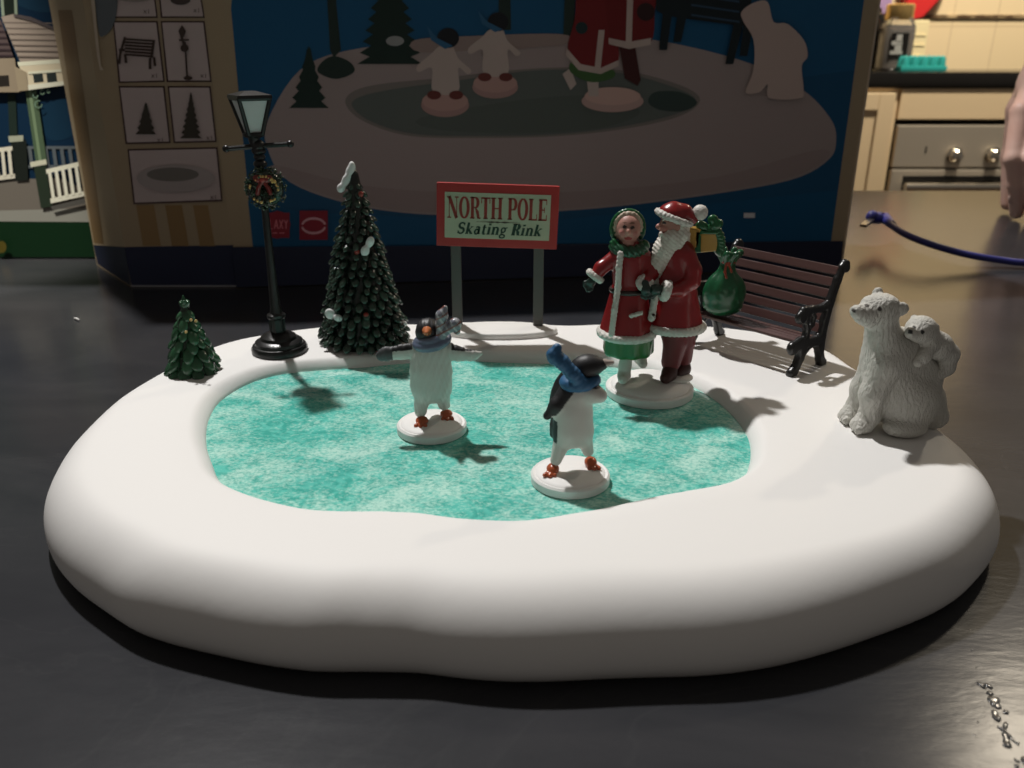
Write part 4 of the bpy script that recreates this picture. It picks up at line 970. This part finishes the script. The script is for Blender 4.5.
s.chain([L(884, 366, -5), L(872, 394, -6), p2_ + np.array([3.6, 1, 4]), p2_ + np.array([1.5, 0, 1])], [6.6, 5.0, 4.1, 3.7], BW); s.ell(p2_, (4.5, 4.5, 3.4), BW)
s.ell(L(913, 404, -3), (11.2, 9, 12.5), BW, rot=(0, .2, 0)); hf = L(905, 428, -9); hf[2] = 4.0; s.ell(hf, (9.5, 5.4, 4.0), BW); s.ell(L(927, 408, 6), (7.8, 8.5, 13), BW); rf = L(936, 425, 3); rf[2] = 4; s.ell(rf, (4.6, 4.6, 4.2), BW)
s.chain([L(900, 345, 3), L(921, 378, 5)], [8, 9], BW)
def toes(p, n=4, w=1.9, dirx=-1):
    for i in range(n): s.ell(p + np.array([-3.2 * .7, -1.5 + (i - (n - 1) / 2) * w, -.6]), (2.0, 1.1, 1.9), BW, k=.25)
toes(p1_); toes(p2_)
def bface(V, C):
    C = C.copy()
    for (p, r, c) in ((L(854.2, 310.4, -8.4), (1.0, 1.6, 1.0), (.05, .045, .04)), (L(866.5, 306.0, -6.8), (1.0, 1.3, .9), (.10, .09, .08)), (L(879.5, 309.0, -8), (1.0, 1.6, .8), (.12, .11, .10))):
        C[np.linalg.norm((V - p) / np.array(r), axis=1) < 1] = c
    return C
s.mesh('bear', .5, M['fur'], bear, k=3.0, zmin=0, colfn=bface, disp=lambda P: .14 * np.sin(P[..., 0] * 2.6 + 1.5 * np.sin(P[..., 2] * .8)) * np.sin(P[..., 2] * 1.1 + P[..., 0] * .4 + P[..., 1]))
s = Shape(); ch_ = L(921, 329, -2)
s.ell(ch_, (6.6, 6.0, 5.8), BW); s.cap(ch_ + np.array([-1, -2, -1]), L(911, 333, -7), 4.2, 2.6, BW); s.ell(L(914, 319, 2), (1.7, 1.2, 1.9), BW, k=.4); s.ell(L(934.5, 328, -2), (2.0, 1.5, 2.2), BW, k=.4)
s.chain([L(927, 337, 0), L(938, 346, 2), L(948, 354, 3)], [5.2, 5.8, 4.6], BW); s.chain([L(930, 345, -3), L(924, 356, -5), L(918, 362, -6)], [3.4, 2.8, 2.3], BW)
s.chain([L(948, 354, 3), L(946, 367, 2), L(938, 375, 0)], [4.4, 3.6, 2.8], BW); s.chain([L(924, 337, 4), L(914, 347, 5)], [3, 2.4], BW)
cf = [(L(910.5, 332.0, -9.2), (1.0, 1.5, .9), (.03, .03, .03)), (L(914.5, 326.5, -7.2), (.8, 1.5, .9), (.03, .03, .03)), (L(922.0, 332.0, -8.0), (.9, 1.6, .9), (.03, .03, .03))]
cub = s.mesh('bear_cub', .42, M['fur'], bear, k=1.8, colfn=face_paint(cf)); cub['label'] = 'small cub with black eyes and nose'

# ------------------------------------------------------------------ big packaging box with printed picture
PA = np.array([-.2361, .7096, 0]); PB = at(840, 268, 0); PCn = np.array([-.3271, .7096, 0]); PD = np.array([-.3925, .789, 0])
BH = .30
box = empty('packaging_box', (0, .80, 0), 'large cardboard box with a blue skating rink picture, behind the toy rink', 'box')
O = np.array([0, .80, 0])
bm = bmesh.new(); bm_prism(bm, [(p[0], p[1] - .80) for p in (PA, PB, np.array([.262, .93]), np.array([-.335, .93]), PD, PCn)], .0004, BH)
from_bm('carton', bm, mat('kraft_print_board', (.42, .33, .215), rough=.55, spec=.3, bump=(40, .08, .001)), box)
def plane_of(a, b):
    d = b - a; n = np.cross(d, np.array([0, 0, 1.0])); n = n / np.linalg.norm(n)
    if n @ (np.array([0, 0, .1]) - a) < 0: n = -n
    return (a, n)
FP = plane_of(PA, PB); LP = plane_of(PCn, PA); SP = plane_of(PD, PCn)
BLU = (20, 68, 100); BLD = (9, 52, 86); SNW = (128, 117, 115); NAV = (28, 32, 48); DKG = (30, 42, 38)
K = 1.0
front = []
front.append(([(221, -22), (231, -22), (233, 30), (240, 110), (248, 190), (253, 248), (831, 241), (838, 190), (845, 140), (852, 90), (864, 0), (867, -22)], (18, 62, 92)))
front.append(([(233, -22), (231, 10), (233, 30), (240, 100), (640, 100), (854, 70), (864, 0), (867, -22)], BLU))
# lower blue water band
front.append(([(300, 212), (248, 200), (253, 248), (831, 241), (838, 190), (700, 205), (560, 220), (440, 218)], (14, 66, 98)))
front.append((sm([(268, 120), (300, 70), (350, 50), (430, 42), (540, 36), (640, 38), (740, 60), (800, 88), (830, 118), (836, 140), (828, 160), (790, 180), (700, 196), (600, 208), (500, 214), (420, 214), (350, 204), (290, 182), (268, 150)]), SNW))
front.append((sm([(275, 165), (360, 185), (470, 193), (600, 190), (720, 176), (815, 150), (828, 158), (790, 178), (700, 194), (600, 206), (500, 212), (420, 212), (350, 202), (290, 181)]), (122, 110, 108)))
front.append((sm([(346, 105), (352, 92), (380, 84), (440, 78), (540, 68), (620, 70), (680, 85), (700, 100), (680, 116), (630, 128), (560, 136), (480, 138), (410, 136), (365, 122)]), (100, 95, 92)))
front.append((sm([(352, 106), (362, 96), (400, 88), (460, 80), (540, 70), (620, 73), (676, 88), (696, 101), (676, 114), (625, 126), (560, 134), (480, 136), (415, 134), (372, 122)]), (76, 82, 79)))
front.append((sm([(655, 92), (680, 92), (697, 102), (684, 111), (660, 110), (648, 102)]), (44, 56, 54)))
front.append((sm([(520, 100), (600, 96), (640, 112), (600, 128), (520, 133), (440, 130), (420, 118)]), (70, 77, 73)))
def pine(cx, yt, yb, w, c=(24, 38, 34), n=7):
    pts = []
    for sd in (1, -1):
        side = []
        for i in range(n):
            f = (i + 1) / n; y = yt + (yb - yt) * f; side += [(cx + sd * w * f * .62, yt + (yb - yt) * (i + .35) / n), (cx + sd * w * f, y)]
        pts += ([(cx, yt)] + side) if sd == 1 else side[::-1]
    return (pts, c)
front.append(([(326, -22), (334, -22), (341, 50), (334, 58), (330, 50)], DKG))
front.append((sm([(318, 72), (322, 62), (334, 56), (350, 62), (354, 72), (336, 79)]), DKG))
front.append(pine(390, -70, 64, 33, n=12)); front.append(pine(309, 46, 108, 20, n=6)); front.append((oval(395, 41, 9, 5), (120, 122, 122)))
front.append(([(498, -22), (510, -22), (511, 30), (499, 30)], DKG)); front.append(([(565, -22), (575, -22), (574, 38), (563, 38)], DKG))
front.append((sm([(415, 40), (470, 36), (560, 34), (566, 44), (480, 50), (420, 52)]), (120, 106, 102)))
for (cx, cy, q) in ((445, 76, 1.0), (495, 58, .95)):
    front.append((oval(cx, cy + 29, 24 * q, 12 * q), (134, 108, 104))); front.append((oval(cx, cy + 25, 23 * q, 10 * q), (146, 118, 112)))
    front.append((sm([(cx - 14 * q, cy - 22 * q), (cx - 5, cy - 30 * q), (cx + 7, cy - 30 * q), (cx + 13 * q, cy - 18 * q), (cx + 26 * q, cy - 6), (cx + 22 * q, cy - 2), (cx + 13 * q, cy - 8), (cx + 13 * q, cy + 16), (cx - 12 * q, cy + 16), (cx - 13 * q, cy - 8), (cx - 26 * q, cy - 4), (cx - 28 * q, cy - 10)], 4), (150, 138, 132)))
    front.append((oval(cx + 3 * q, cy - 38 * q, 11 * q, 10 * q), (24, 26, 30)))
    front.append(([(cx - 18 * q, cy - 50 * q), (cx - 8 * q, cy - 38 * q), (cx + 8 * q, cy - 30 * q), (cx, cy - 27 * q), (cx - 14 * q, cy - 36 * q)], (40, 80, 110)))
    for d in (-11, 11): front.append((oval(cx + d * q, cy + 19, 7 * q, 4.5 * q), (84, 42, 38)))
# skating couple, lower halves
front.append((oval(612, 101, 31, 11), (148, 124, 118))); front.append((oval(612, 96, 28, 9), (160, 134, 126)))
front.append(([(562, 74), (570, 68), (576, 84), (570, 90)], (150, 138, 132))); front.append(([(586, 76), (598, 76), (598, 96), (588, 96)], (150, 138, 132)))
front.append((sm([(572, 62), (590, 72), (612, 70), (612, 78), (590, 82), (570, 72)]), (52, 78, 44)))
front.append(([(618, 44), (624, 78), (637, 86), (640, 80), (634, 44)], (52, 24, 24)))
front.append((sm([(580, -22), (612, -22), (614, 20), (618, 60), (600, 70), (580, 66), (567, 50), (574, 20)]), (92, 26, 28)))
front.append(([(566, 48), (580, 64), (600, 68), (618, 60), (618, 66), (600, 74), (578, 70), (565, 55)], (150, 136, 130)))
front.append(([(598, 30), (604, 30), (600, 68), (594, 68)], (150, 136, 130)))
front.append((sm([(608, -22), (656, -22), (654, 10), (650, 42), (625, 46), (610, 40)]), (88, 24, 26)))
front.append(([(608, 38), (628, 42), (650, 38), (650, 45), (628, 49), (608, 44)], (150, 136, 130))); front.append(([(627, -22), (633, -22), (631, 42), (625, 42)], (150, 136, 130)))
front.append((oval(645, 12, 9, 9), (40, 24, 24))); front.append((oval(581, 28, 6, 6), (26, 40, 42)))
# bench
front.append(([(655, -22), (752, -22), (748, 26), (740, 26), (664, 16), (655, 10)], (20, 28, 32)))
for (a, b) in (((668, 0), (664, 50)), ((684, 0), (678, 42)), ((738, 20), (730, 64)), ((748, 20), (744, 56))): front.append(([(a[0] - 5, a[1]), (a[0] + 5, a[1]), (b[0] + 2, b[1]), (b[0] - 6, b[1])], (20, 28, 32)))
for y in (-6, 4, 14): front.append(([(690, y), (738, y + 7), (738, y + 9), (690, y + 2)], (38, 58, 76)))
# bear
front.append((sm([(740, 12), (752, 3), (766, 2), (772, 22), (786, 24), (802, 40), (806, 56), (800, 66), (802, 90), (798, 98), (768, 98), (766, 84), (758, 92), (744, 92), (752, 70), (752, 40), (742, 22)], 4), (150, 134, 128)))
# red marks bottom left
front.append((oval(278, 224, 13, 14, 12), (110, 34, 44))); front.append(([(268, 212), (290, 212), (290, 237), (268, 237)], (112, 32, 42))); front.append(([(300, 210), (328, 210), (328, 239), (300, 239)], (112, 30, 42)))
for r0, aa in ((13, (190, 350)), (13, (10, 170))):
    o1 = oval(314, 225, 12.5, 8.5, 12, 0, *aa); o2 = oval(314, 225, 10.5, 6.2, 12, 0, *aa); front.append((o1 + o2[::-1], (168, 128, 134)))
def mark(segs, w, c):
    for (x0, y0, x1, y1) in segs:
        dx, dy = x1 - x0, y1 - y0; l = math.hypot(dx, dy); nx, ny = -dy / l * w / 2, dx / l * w / 2
        front.append(([(x0 + nx, y0 + ny), (x1 + nx, y1 + ny), (x1 - nx, y1 - ny), (x0 - nx, y0 - ny)], c))
MK = (170, 96, 104)
mark([(270.5, 219, 270.5, 228), (270.5, 228, 273.5, 228), (275, 228, 276.8, 219), (276.8, 219, 278.6, 228), (275.6, 225, 278, 225), (280, 219, 283.5, 228), (283.5, 219, 280, 228), (285, 219, 286.6, 223), (288.2, 219, 286.6, 223), (286.6, 223, 286.6, 228), (273, 232, 278, 232), (280, 232, 285, 232)], 1.1, MK)
front.append(([(742, 212), (753, 212), (753, 217), (742, 217)], (170, 170, 172)))   # scuffed white chip
# navy base band
front.append(([(237.5, 286), (236, 276), (233.5, 246), (300, 245.5), (560, 243.5), (841, 240), (838.5, 267)], NAV))
printing('printed_picture', FP, front, O, box, gain=1.9)
lp = []
lp.append(([(131.5, 286), (127, 262), (124.5, 247), (233, 245), (236.5, 285.5)], (32, 36, 54)))
for (a, b, c) in ((143, 160, (118, 96, 66)), (172, 188, (114, 92, 62)), (200, 214, (116, 94, 64))):
    lp.append(([(a - 7, 205), (b - 6, 205), (b + 1, 246), (a, 246)], c))
FR = (58, 42, 42); PAP = (150, 138, 136)
def framed(pts):
    cx = sum(p[0] for p in pts) / 4; cy = sum(p[1] for p in pts) / 4
    lp.append((pts, FR)); lp.append(([(cx + (p[0] - cx) * (1 - 1.6 / abs(p[0] - cx)), cy + (p[1] - cy) * (1 - 1.6 / abs(p[1] - cy))) for p in pts], PAP))
framed([(107, -15), (154, -15), (158, 18), (114, 18)]); framed([(158, -15), (200, -15), (205, 18), (161, 18)])
framed([(113, 21), (158, 21), (165, 82), (119, 83)]); framed([(161, 21), (205, 21), (212, 82), (167, 82)])
framed([(119, 86), (165, 86), (171, 143), (126, 144)]); framed([(168, 86), (211, 86), (217, 142), (174, 143)])
framed([(128, 149), (218, 147), (223, 201), (134, 204)])
lp.append((oval(181, 0, 10, 5), (60, 52, 50))); lp.append((oval(135, -2, 18, 4), (120, 112, 108)))
def lmark(segs, w, c):
    for (x0, y0, x1, y1) in segs:
        dx, dy = x1 - x0, y1 - y0; l = math.hypot(dx, dy); nx, ny = -dy / l * w / 2, dx / l * w / 2
        lp.append(([(x0 + nx, y0 + ny), (x1 + nx, y1 + ny), (x1 - nx, y1 - ny), (x0 - nx, y0 - ny)], c))
DK = (56, 46, 42)
for k in range(6): lmark([(125 + k * .2, 39 + k * 3.1, 155 - k * .2, 41 + k * 3.1)], 2.0, DK)
lmark([(126, 37, 121, 54), (121, 54, 120, 64), (126, 54, 127, 63), (155, 40, 152, 58), (151, 58, 151, 69), (155, 57, 156, 66), (120, 50, 126, 50)], 2.6, DK)
lmark([(186, 42, 188, 76), (180, 40, 190, 40)], 1.8, DK); lp.append(([(179.5, 31), (183, 25), (187, 31), (185, 37), (181.5, 37)], DK)); lp.append((oval(185.5, 48, 4, 4), DK)); lp.append((oval(189, 78, 4.5, 2.2), DK)); lmark([(182.5, 36, 185.5, 46)], 2.6, DK)
lp.append(pine(147, 102, 134, 10.5, (50, 46, 40), 5)); lp.append(pine(192, 92, 138, 11, (50, 46, 40), 8))
lp.append((oval(177, 178, 39, 14), (132, 124, 122))); lp.append((oval(174, 174, 26, 7), (92, 88, 84)))
def x1mark(x, y): lmark([(x, y - 1.6, x + 2.8, y + 1.6), (x + 2.8, y - 1.6, x, y + 1.6), (x + 5, y - 2.6, x + 5, y + 1.8)], .8, (90, 78, 76))
for p in ((145, 12), (195, 11), (153, 76), (202, 76), (159, 140), (208, 138), (212, 197)): x1mark(*p)
printing('parts_picture', LP, lp, O, box, gain=1.9)
sp = [([(97.5, 264), (93.5, 245), (124.5, 247), (131, 286)], (26, 30, 48)), ([(70, 95), (58, 10), (72, 10), (84, 95), (104, 244), (94, 243)], (104, 84, 58))]
printing('side_print', SP, sp, O, box, gain=1.7)
# strip of clear tape hanging loose at the corner
q = [(90, -22), (99, 60), (103, 70), (100, 70), (95, 60), (86, -22)]
printing('tape_strip', (LP[0] + LP[1] * .002, LP[1]), [([(93, -22), (96, 20), (101, 66), (104, 70), (100, 70), (97, 55), (92, 10), (89, -22)], (200, 185, 165))], O, box)
printing('tape_film', (LP[0] + LP[1] * .001, LP[1]), [(sm([(94, -22), (116, -22), (117, 10), (112, 28), (104, 36), (99, 34), (96, 10)]), (98, 106, 112))], O, box, material=mat('cloudy_tape', attr=True, rough=.2))
# pale exposed card edge down the right corner
bm = bmesh.new(); bm_box(bm, tuple(PB - O + np.array([.0012, .0008, BH / 2 + .0005])), (.0016, .0016, BH - .001)); from_bm('card_edge', bm, mat('bare_card_edge', (.62, .52, .40), rough=.8), box)
bm = bmesh.new(); bm_box(bm, tuple((PA + PCn) / 2 - O + np.array([0, -.0006, .0010])), (.09, .0012, .0012)); from_bm('card_edge', bm, mat('grey_card_edge', (.30, .30, .32), rough=.8), box)

# ------------------------------------------------------------------ second box with a gazebo picture
GY = .815
gbx = empty('packaging_box', (-.60, GY + .08, 0), 'box with a picture of a white railed gazebo, left of the big blue box', 'box')
O2 = np.array([-.60, GY + .08, 0]); GH = .33
bm = bmesh.new(); bm_box(bm, (0, 0, GH / 2 + .0005), (.425, .16, GH), bevel=.0008)
for v in bm.verts: v.co.x += 0.0
from_bm('carton', bm, mat('dark_print_board', (.02, .05, .035), rough=.5), gbx)
GP = (np.array([0, GY - .0004, 0]), np.array([0, -1.0, 0]))
sky = (10, 42, 68)
gz = [([(-60, -40), (90, -40), (110, 235), (-60, 235)], sky), (sm([(20, -20), (50, -10), (58, 8), (40, 12), (15, 2)]), (22, 56, 80)), (sm([(38, 110), (70, 100), (80, 130), (50, 140)]), (18, 52, 76)),
      ([(-60, 220), (100, 221), (100, 262), (-60, 262)], (12, 44, 22)), ([(-60, 257), (100, 257), (100, 259), (-60, 259)], (60, 66, 60)), ([(-60, 259), (100, 259), (100, 266), (-60, 266)], (8, 10, 10)),  # lowest black strip paints the shadow along the box's bottom edge
      ([(-60, 181), (60, 178), (100, 196), (100, 221), (-60, 220)], (118, 112, 104)), ([(-60, 212), (100, 208), (100, 222), (-60, 221)], (150, 150, 142)),
      ([(0, -30), (14, -30), (17, 16), (3, 16)], (30, 40, 34)), ([(13, -30), (16, -30), (18, 16), (15, 16)], (150, 165, 145)), ([(-1, -30), (2, -30), (5, 16), (2, 16)], (150, 165, 145)),
      # back post and rails
      ([(8, 94), (16, 94), (18, 140), (10, 140)], (34, 48, 42))]
def rail(x0, y0, x1, y1, dx, h, n, c, w=.45):   # top-left, top-right, lean, height
    def P(f, g): return (x0 + (x1 - x0) * f + dx * g, y0 + (y1 - y0) * f + h * g)
    gz.append(([P(0, 0), P(1, 0), P(1, .13), P(0, .13)], c)); gz.append(([P(0, .86), P(1, .86), P(1, 1), P(0, 1)], c))
    for i in range(n):
        a = (i + .25) / n; b = a + w / n; gz.append(([P(a, .1), P(b, .1), P(b, .9), P(a, .9)], c))
rail(26, 146, 82, 146, 3, 22, 7, (96, 104, 110)); 
gz.append(([(11, 140), (27, 140), (29, 180), (17, 181)], (30, 36, 32)))
gz.append(([(9, 136), (24, 135), (24, 141), (10, 142)], (176, 180, 160)))
rail(-20, 150, 13, 146, 3, 32, 5, (226, 222, 205), .5)
gz.append(([(26, 88), (37, 88), (48, 162), (37, 164)], (84, 104, 80))); gz.append(([(29, 88), (32, 88), (43, 162), (40, 162)], (126, 148, 116)))
gz.append(([(31, 162), (47, 159), (48, 164), (32, 167)], (214, 214, 192))); gz.append(([(35, 167), (47, 165), (53, 206), (42, 208)], (44, 56, 44)))
rail(47, 169, 100, 158, 5, 34, 8, (240, 236, 218), .48)
gz.append(([(52, 206), (100, 194), (100, 200), (54, 210)], (90, 88, 84)))
# scroll bracket
for (cx, cy, r) in ((37, 95, 3.0), (44, 92, 2.6), (40, 104, 4.0), (50, 91, 2)):
    o1 = oval(cx, cy, r, r, 14, 0, 0, 300); o2 = oval(cx, cy, r - 1, r - 1, 14, 0, 0, 300); gz.append((o1 + o2[::-1], (120, 150, 130)))
# roof and frieze
gz.append(([(3, 17), (16, 14), (33, 18), (60, 30), (74, 44), (74, 60), (22, 62)], (172, 158, 146)))
for k in range(7): y = 22 + k * 5.6; gz.append(([(5 + k * 2.4, y), (62, y + 1.0), (62, y + 2.0), (5 + k * 2.4, y + 1.4)], (128, 116, 108)))
gz.append(([(16, 14), (33, 17), (60, 29), (60, 32), (33, 21), (16, 17)], (92, 84, 86)))
gz.append(([(-60, 20), (3, 20), (16, 58), (-60, 60)], (96, 82, 82)))
for k in range(6): y = 24 + k * 6; gz.append(([(-60, y), (4 + k * 2.2, y + 1), (5 + k * 2.2, y + 3), (-60, y + 2.4)], (62, 50, 54)))
gz.append(([(-60, 60), (17, 58), (22, 92), (-60, 92)], (156, 142, 122))); gz.append(([(-4, 76), (11, 75), (12, 86), (-4, 87)], (44, 40, 36)))
gz.append(([(20, 62), (80, 58), (82, 82), (30, 90)], (226, 214, 186))); gz.append(([(20, 62), (80, 58), (80, 62), (21, 66)], (250, 240, 214)))
for a in (35, 48.5): gz.append(([(a, 72), (a + 9.5, 71.4), (a + 11, 81.5), (a + 1.5, 82.6)], (48, 56, 56)))
gz.append(([(29, 85), (82, 79), (82, 83), (30, 90)], (250, 242, 218))); gz.append(([(31, 71.5), (82, 68), (82, 70.5), (31, 74)], (250, 240, 214)))
gz.append(([(17, 66), (29, 72), (31, 90), (21, 91)], (168, 154, 130)))
gz.append((oval(4, 246, 5, 6), (90, 80, 30)))
gz = [([(max(x, -70), max(y, -45)) for x, y in p], c) for p, c in gz]
# keep the print inside the face of the box
xr = -.60 + .2115; xl = -.60 - .2115
def printing_clipped(name, plane, shapes, origin, parent):
    o = printing(name, plane, shapes, origin, parent)
    for v in o.data.vertices:
        X = v.co.x + origin[0]; v.co.x = min(max(X, xl), xr) - origin[0]; v.co.z = min(max(v.co.z, .002), GH - .002)
    return o
printing_clipped('printed_picture', GP, gz, O2, gbx)

# ------------------------------------------------------------------ cable, crumb, hand
p0 = at(868, 216, .027)
cab_ = empty('charging_cable', (p0[0], p0[1], 0), 'blue cable with an angled plug rising above the table, right of the box', 'cable')
def Cc(x, y, z): return tuple(at(x, y, z) - np.array([p0[0], p0[1], 0]))
cp_ = spline([Cc(880, 215, .027), Cc(890, 224, .0255), Cc(905, 234, .023), Cc(930, 244, .019), Cc(965, 254, .012), Cc(1000, 260, .007), Cc(1030, 263, .0050), Cc(1080, 262, .0034), Cc(1180, 258, .0034), Cc(1280, 250, .0034)], 8)
bm = bmesh.new(); bm_tube(bm, cp_, .0033, 12); from_bm('cord', bm, M['cable'], cab_, smooth=True)
bm = bmesh.new(); a = Vector(Cc(872, 218, .028)); b = Vector(Cc(885, 218, .0265)); bm_tube(bm, [tuple(a), tuple((a + b) / 2), tuple(b), Cc(892, 225, .025)], [.0058, .0062, .0058, .0042], 14); bm_blob(bm, tuple(a + Vector((0, 0, .001))), (.0066, .006, .0070))
from_bm('plug_body', bm, M['cable'], cab_, smooth=True)
bm = bmesh.new(); c_1 = Vector(Cc(871, 220, .027)); c_2 = Vector(Cc(863, 226, .0255)); d = c_2 - c_1; rot = d.to_track_quat('X', 'Z').to_matrix(); bm_box(bm, (c_1 + c_2) / 2, (d.length, .0065, .003), rot=rot, bevel=.0005); from_bm('metal_tip', bm, mat('tip_metal', (.30, .29, .28), rough=.3, metal=.9), cab_)

s = Shape(); s.chain([(-2.6, 2.2, .8), (0, 0, .9), (2.6, -2.4, .8)], [.7, .9, .7], (.75, .74, .70)); cr = s.mesh('crumb', .3, M['matte'], None, zmin=0, k=.3)
cr.location = tuple(at(77, 320, 0)); tag(cr, 'tiny white sliver lying on the dark table at the left', 'crumb')

# hand resting fingertips down
ho = at(1034, 217, 0); hand = empty('person', ho, 'person at the right edge, bare hand leaning on the table with bent fingers', 'person')
s = Shape(); Lh = loc_fn(ho); HY = 0
def Hh(x, y, dy=0): return Lh(x, y, dy)
SKc = (.6, .3, .25)
kn = [Hh(1022, 112, -22), Hh(1036, 104, -14), Hh(1054, 104, -6), Hh(1070, 112, 0)]
wri = Hh(1062, 40, 40)
s.cap(wri, Hh(1046, 84, 12), 27, 32, SKc, flat=(1, 1.2, 1)); s.chain([wri, Hh(1130, -60, 140), Hh(1200, -150, 250)], [26, 34, 42], SKc)
for i, k_ in enumerate(kn):
    tipx = [(1018, 206, -20), (1034, 212, -34), (1052, 212, -30), (1070, 206, -14)][i]; midx = [(1014, 158, -40), (1032, 158, -52), (1052, 158, -46), (1074, 160, -30)][i]
    tp = Hh(*tipx); tp[2] = 9.5
    s.cap(Hh(1046, 84, 12), k_, 24, 12.5, SKc); s.chain([k_, Hh(*midx), tp * .45 + Hh(*midx) * .55 + np.array([0, -2, 0]), tp], [12.5, 10.4, 9.6, 8.0], SKc, k=3)
th_t = Hh(1010, 196, 30); th_t[2] = 12
s.chain([Hh(1046, 60, 34), Hh(1020, 110, 34), Hh(1012, 156, 34), th_t], [20, 14.5, 11.5, 9], SKc, k=6)
body = s.mesh('hand_and_forearm', 2.2, M['skin'], hand, k=8, zmin=.6)
s = Shape(); s.ell(Hh(1014, 197, -30), (6.5, 3.0, 9.0), (.78, .55, .48), rot=(.2, .1, 0)); nail = s.mesh('fingernail', .8, M['matte'], hand)

# added glossy blobs, raised to catch glints near the right corner of the view
s = Shape(); rs = random.Random(4)
pts = [(985, 690), (992, 705), (1000, 716), (1006, 730), (1012, 745), (1020, 762), (1030, 780)]
wo = at(1000, 720, 0)
for (x, y) in pts:
    for k in range(4):
        p = (at(x + rs.uniform(-6, 6), y + rs.uniform(-6, 6), 0) - wo) * 1000; s.ell((p[0], p[1], 0), (rs.uniform(.6, 1.6), rs.uniform(.8, 2.2), rs.uniform(.25, .5)), (.05, .05, .05), rot=(0, 0, rs.uniform(-.6, .6)))
for (x, y) in ((978, 722), (984, 712), (975, 735), (972, 650), (970, 630), (968, 612), (976, 668)):
    p = (at(x, y, 0) - wo) * 1000; s.ell((p[0], p[1], 0), (rs.uniform(.3, .6), rs.uniform(.4, .9), .25), (.10, .10, .10))
wm_ = s.mesh('glint_smear', .22, mat('glint_film', attr=True, rough=.18, spec=1), None, zmin=.02, k=.3); wm_.location = tuple(wo)
tag(wm_, 'added shiny smear of blobs raised to catch glints on the table at the lower right corner', 'smear')
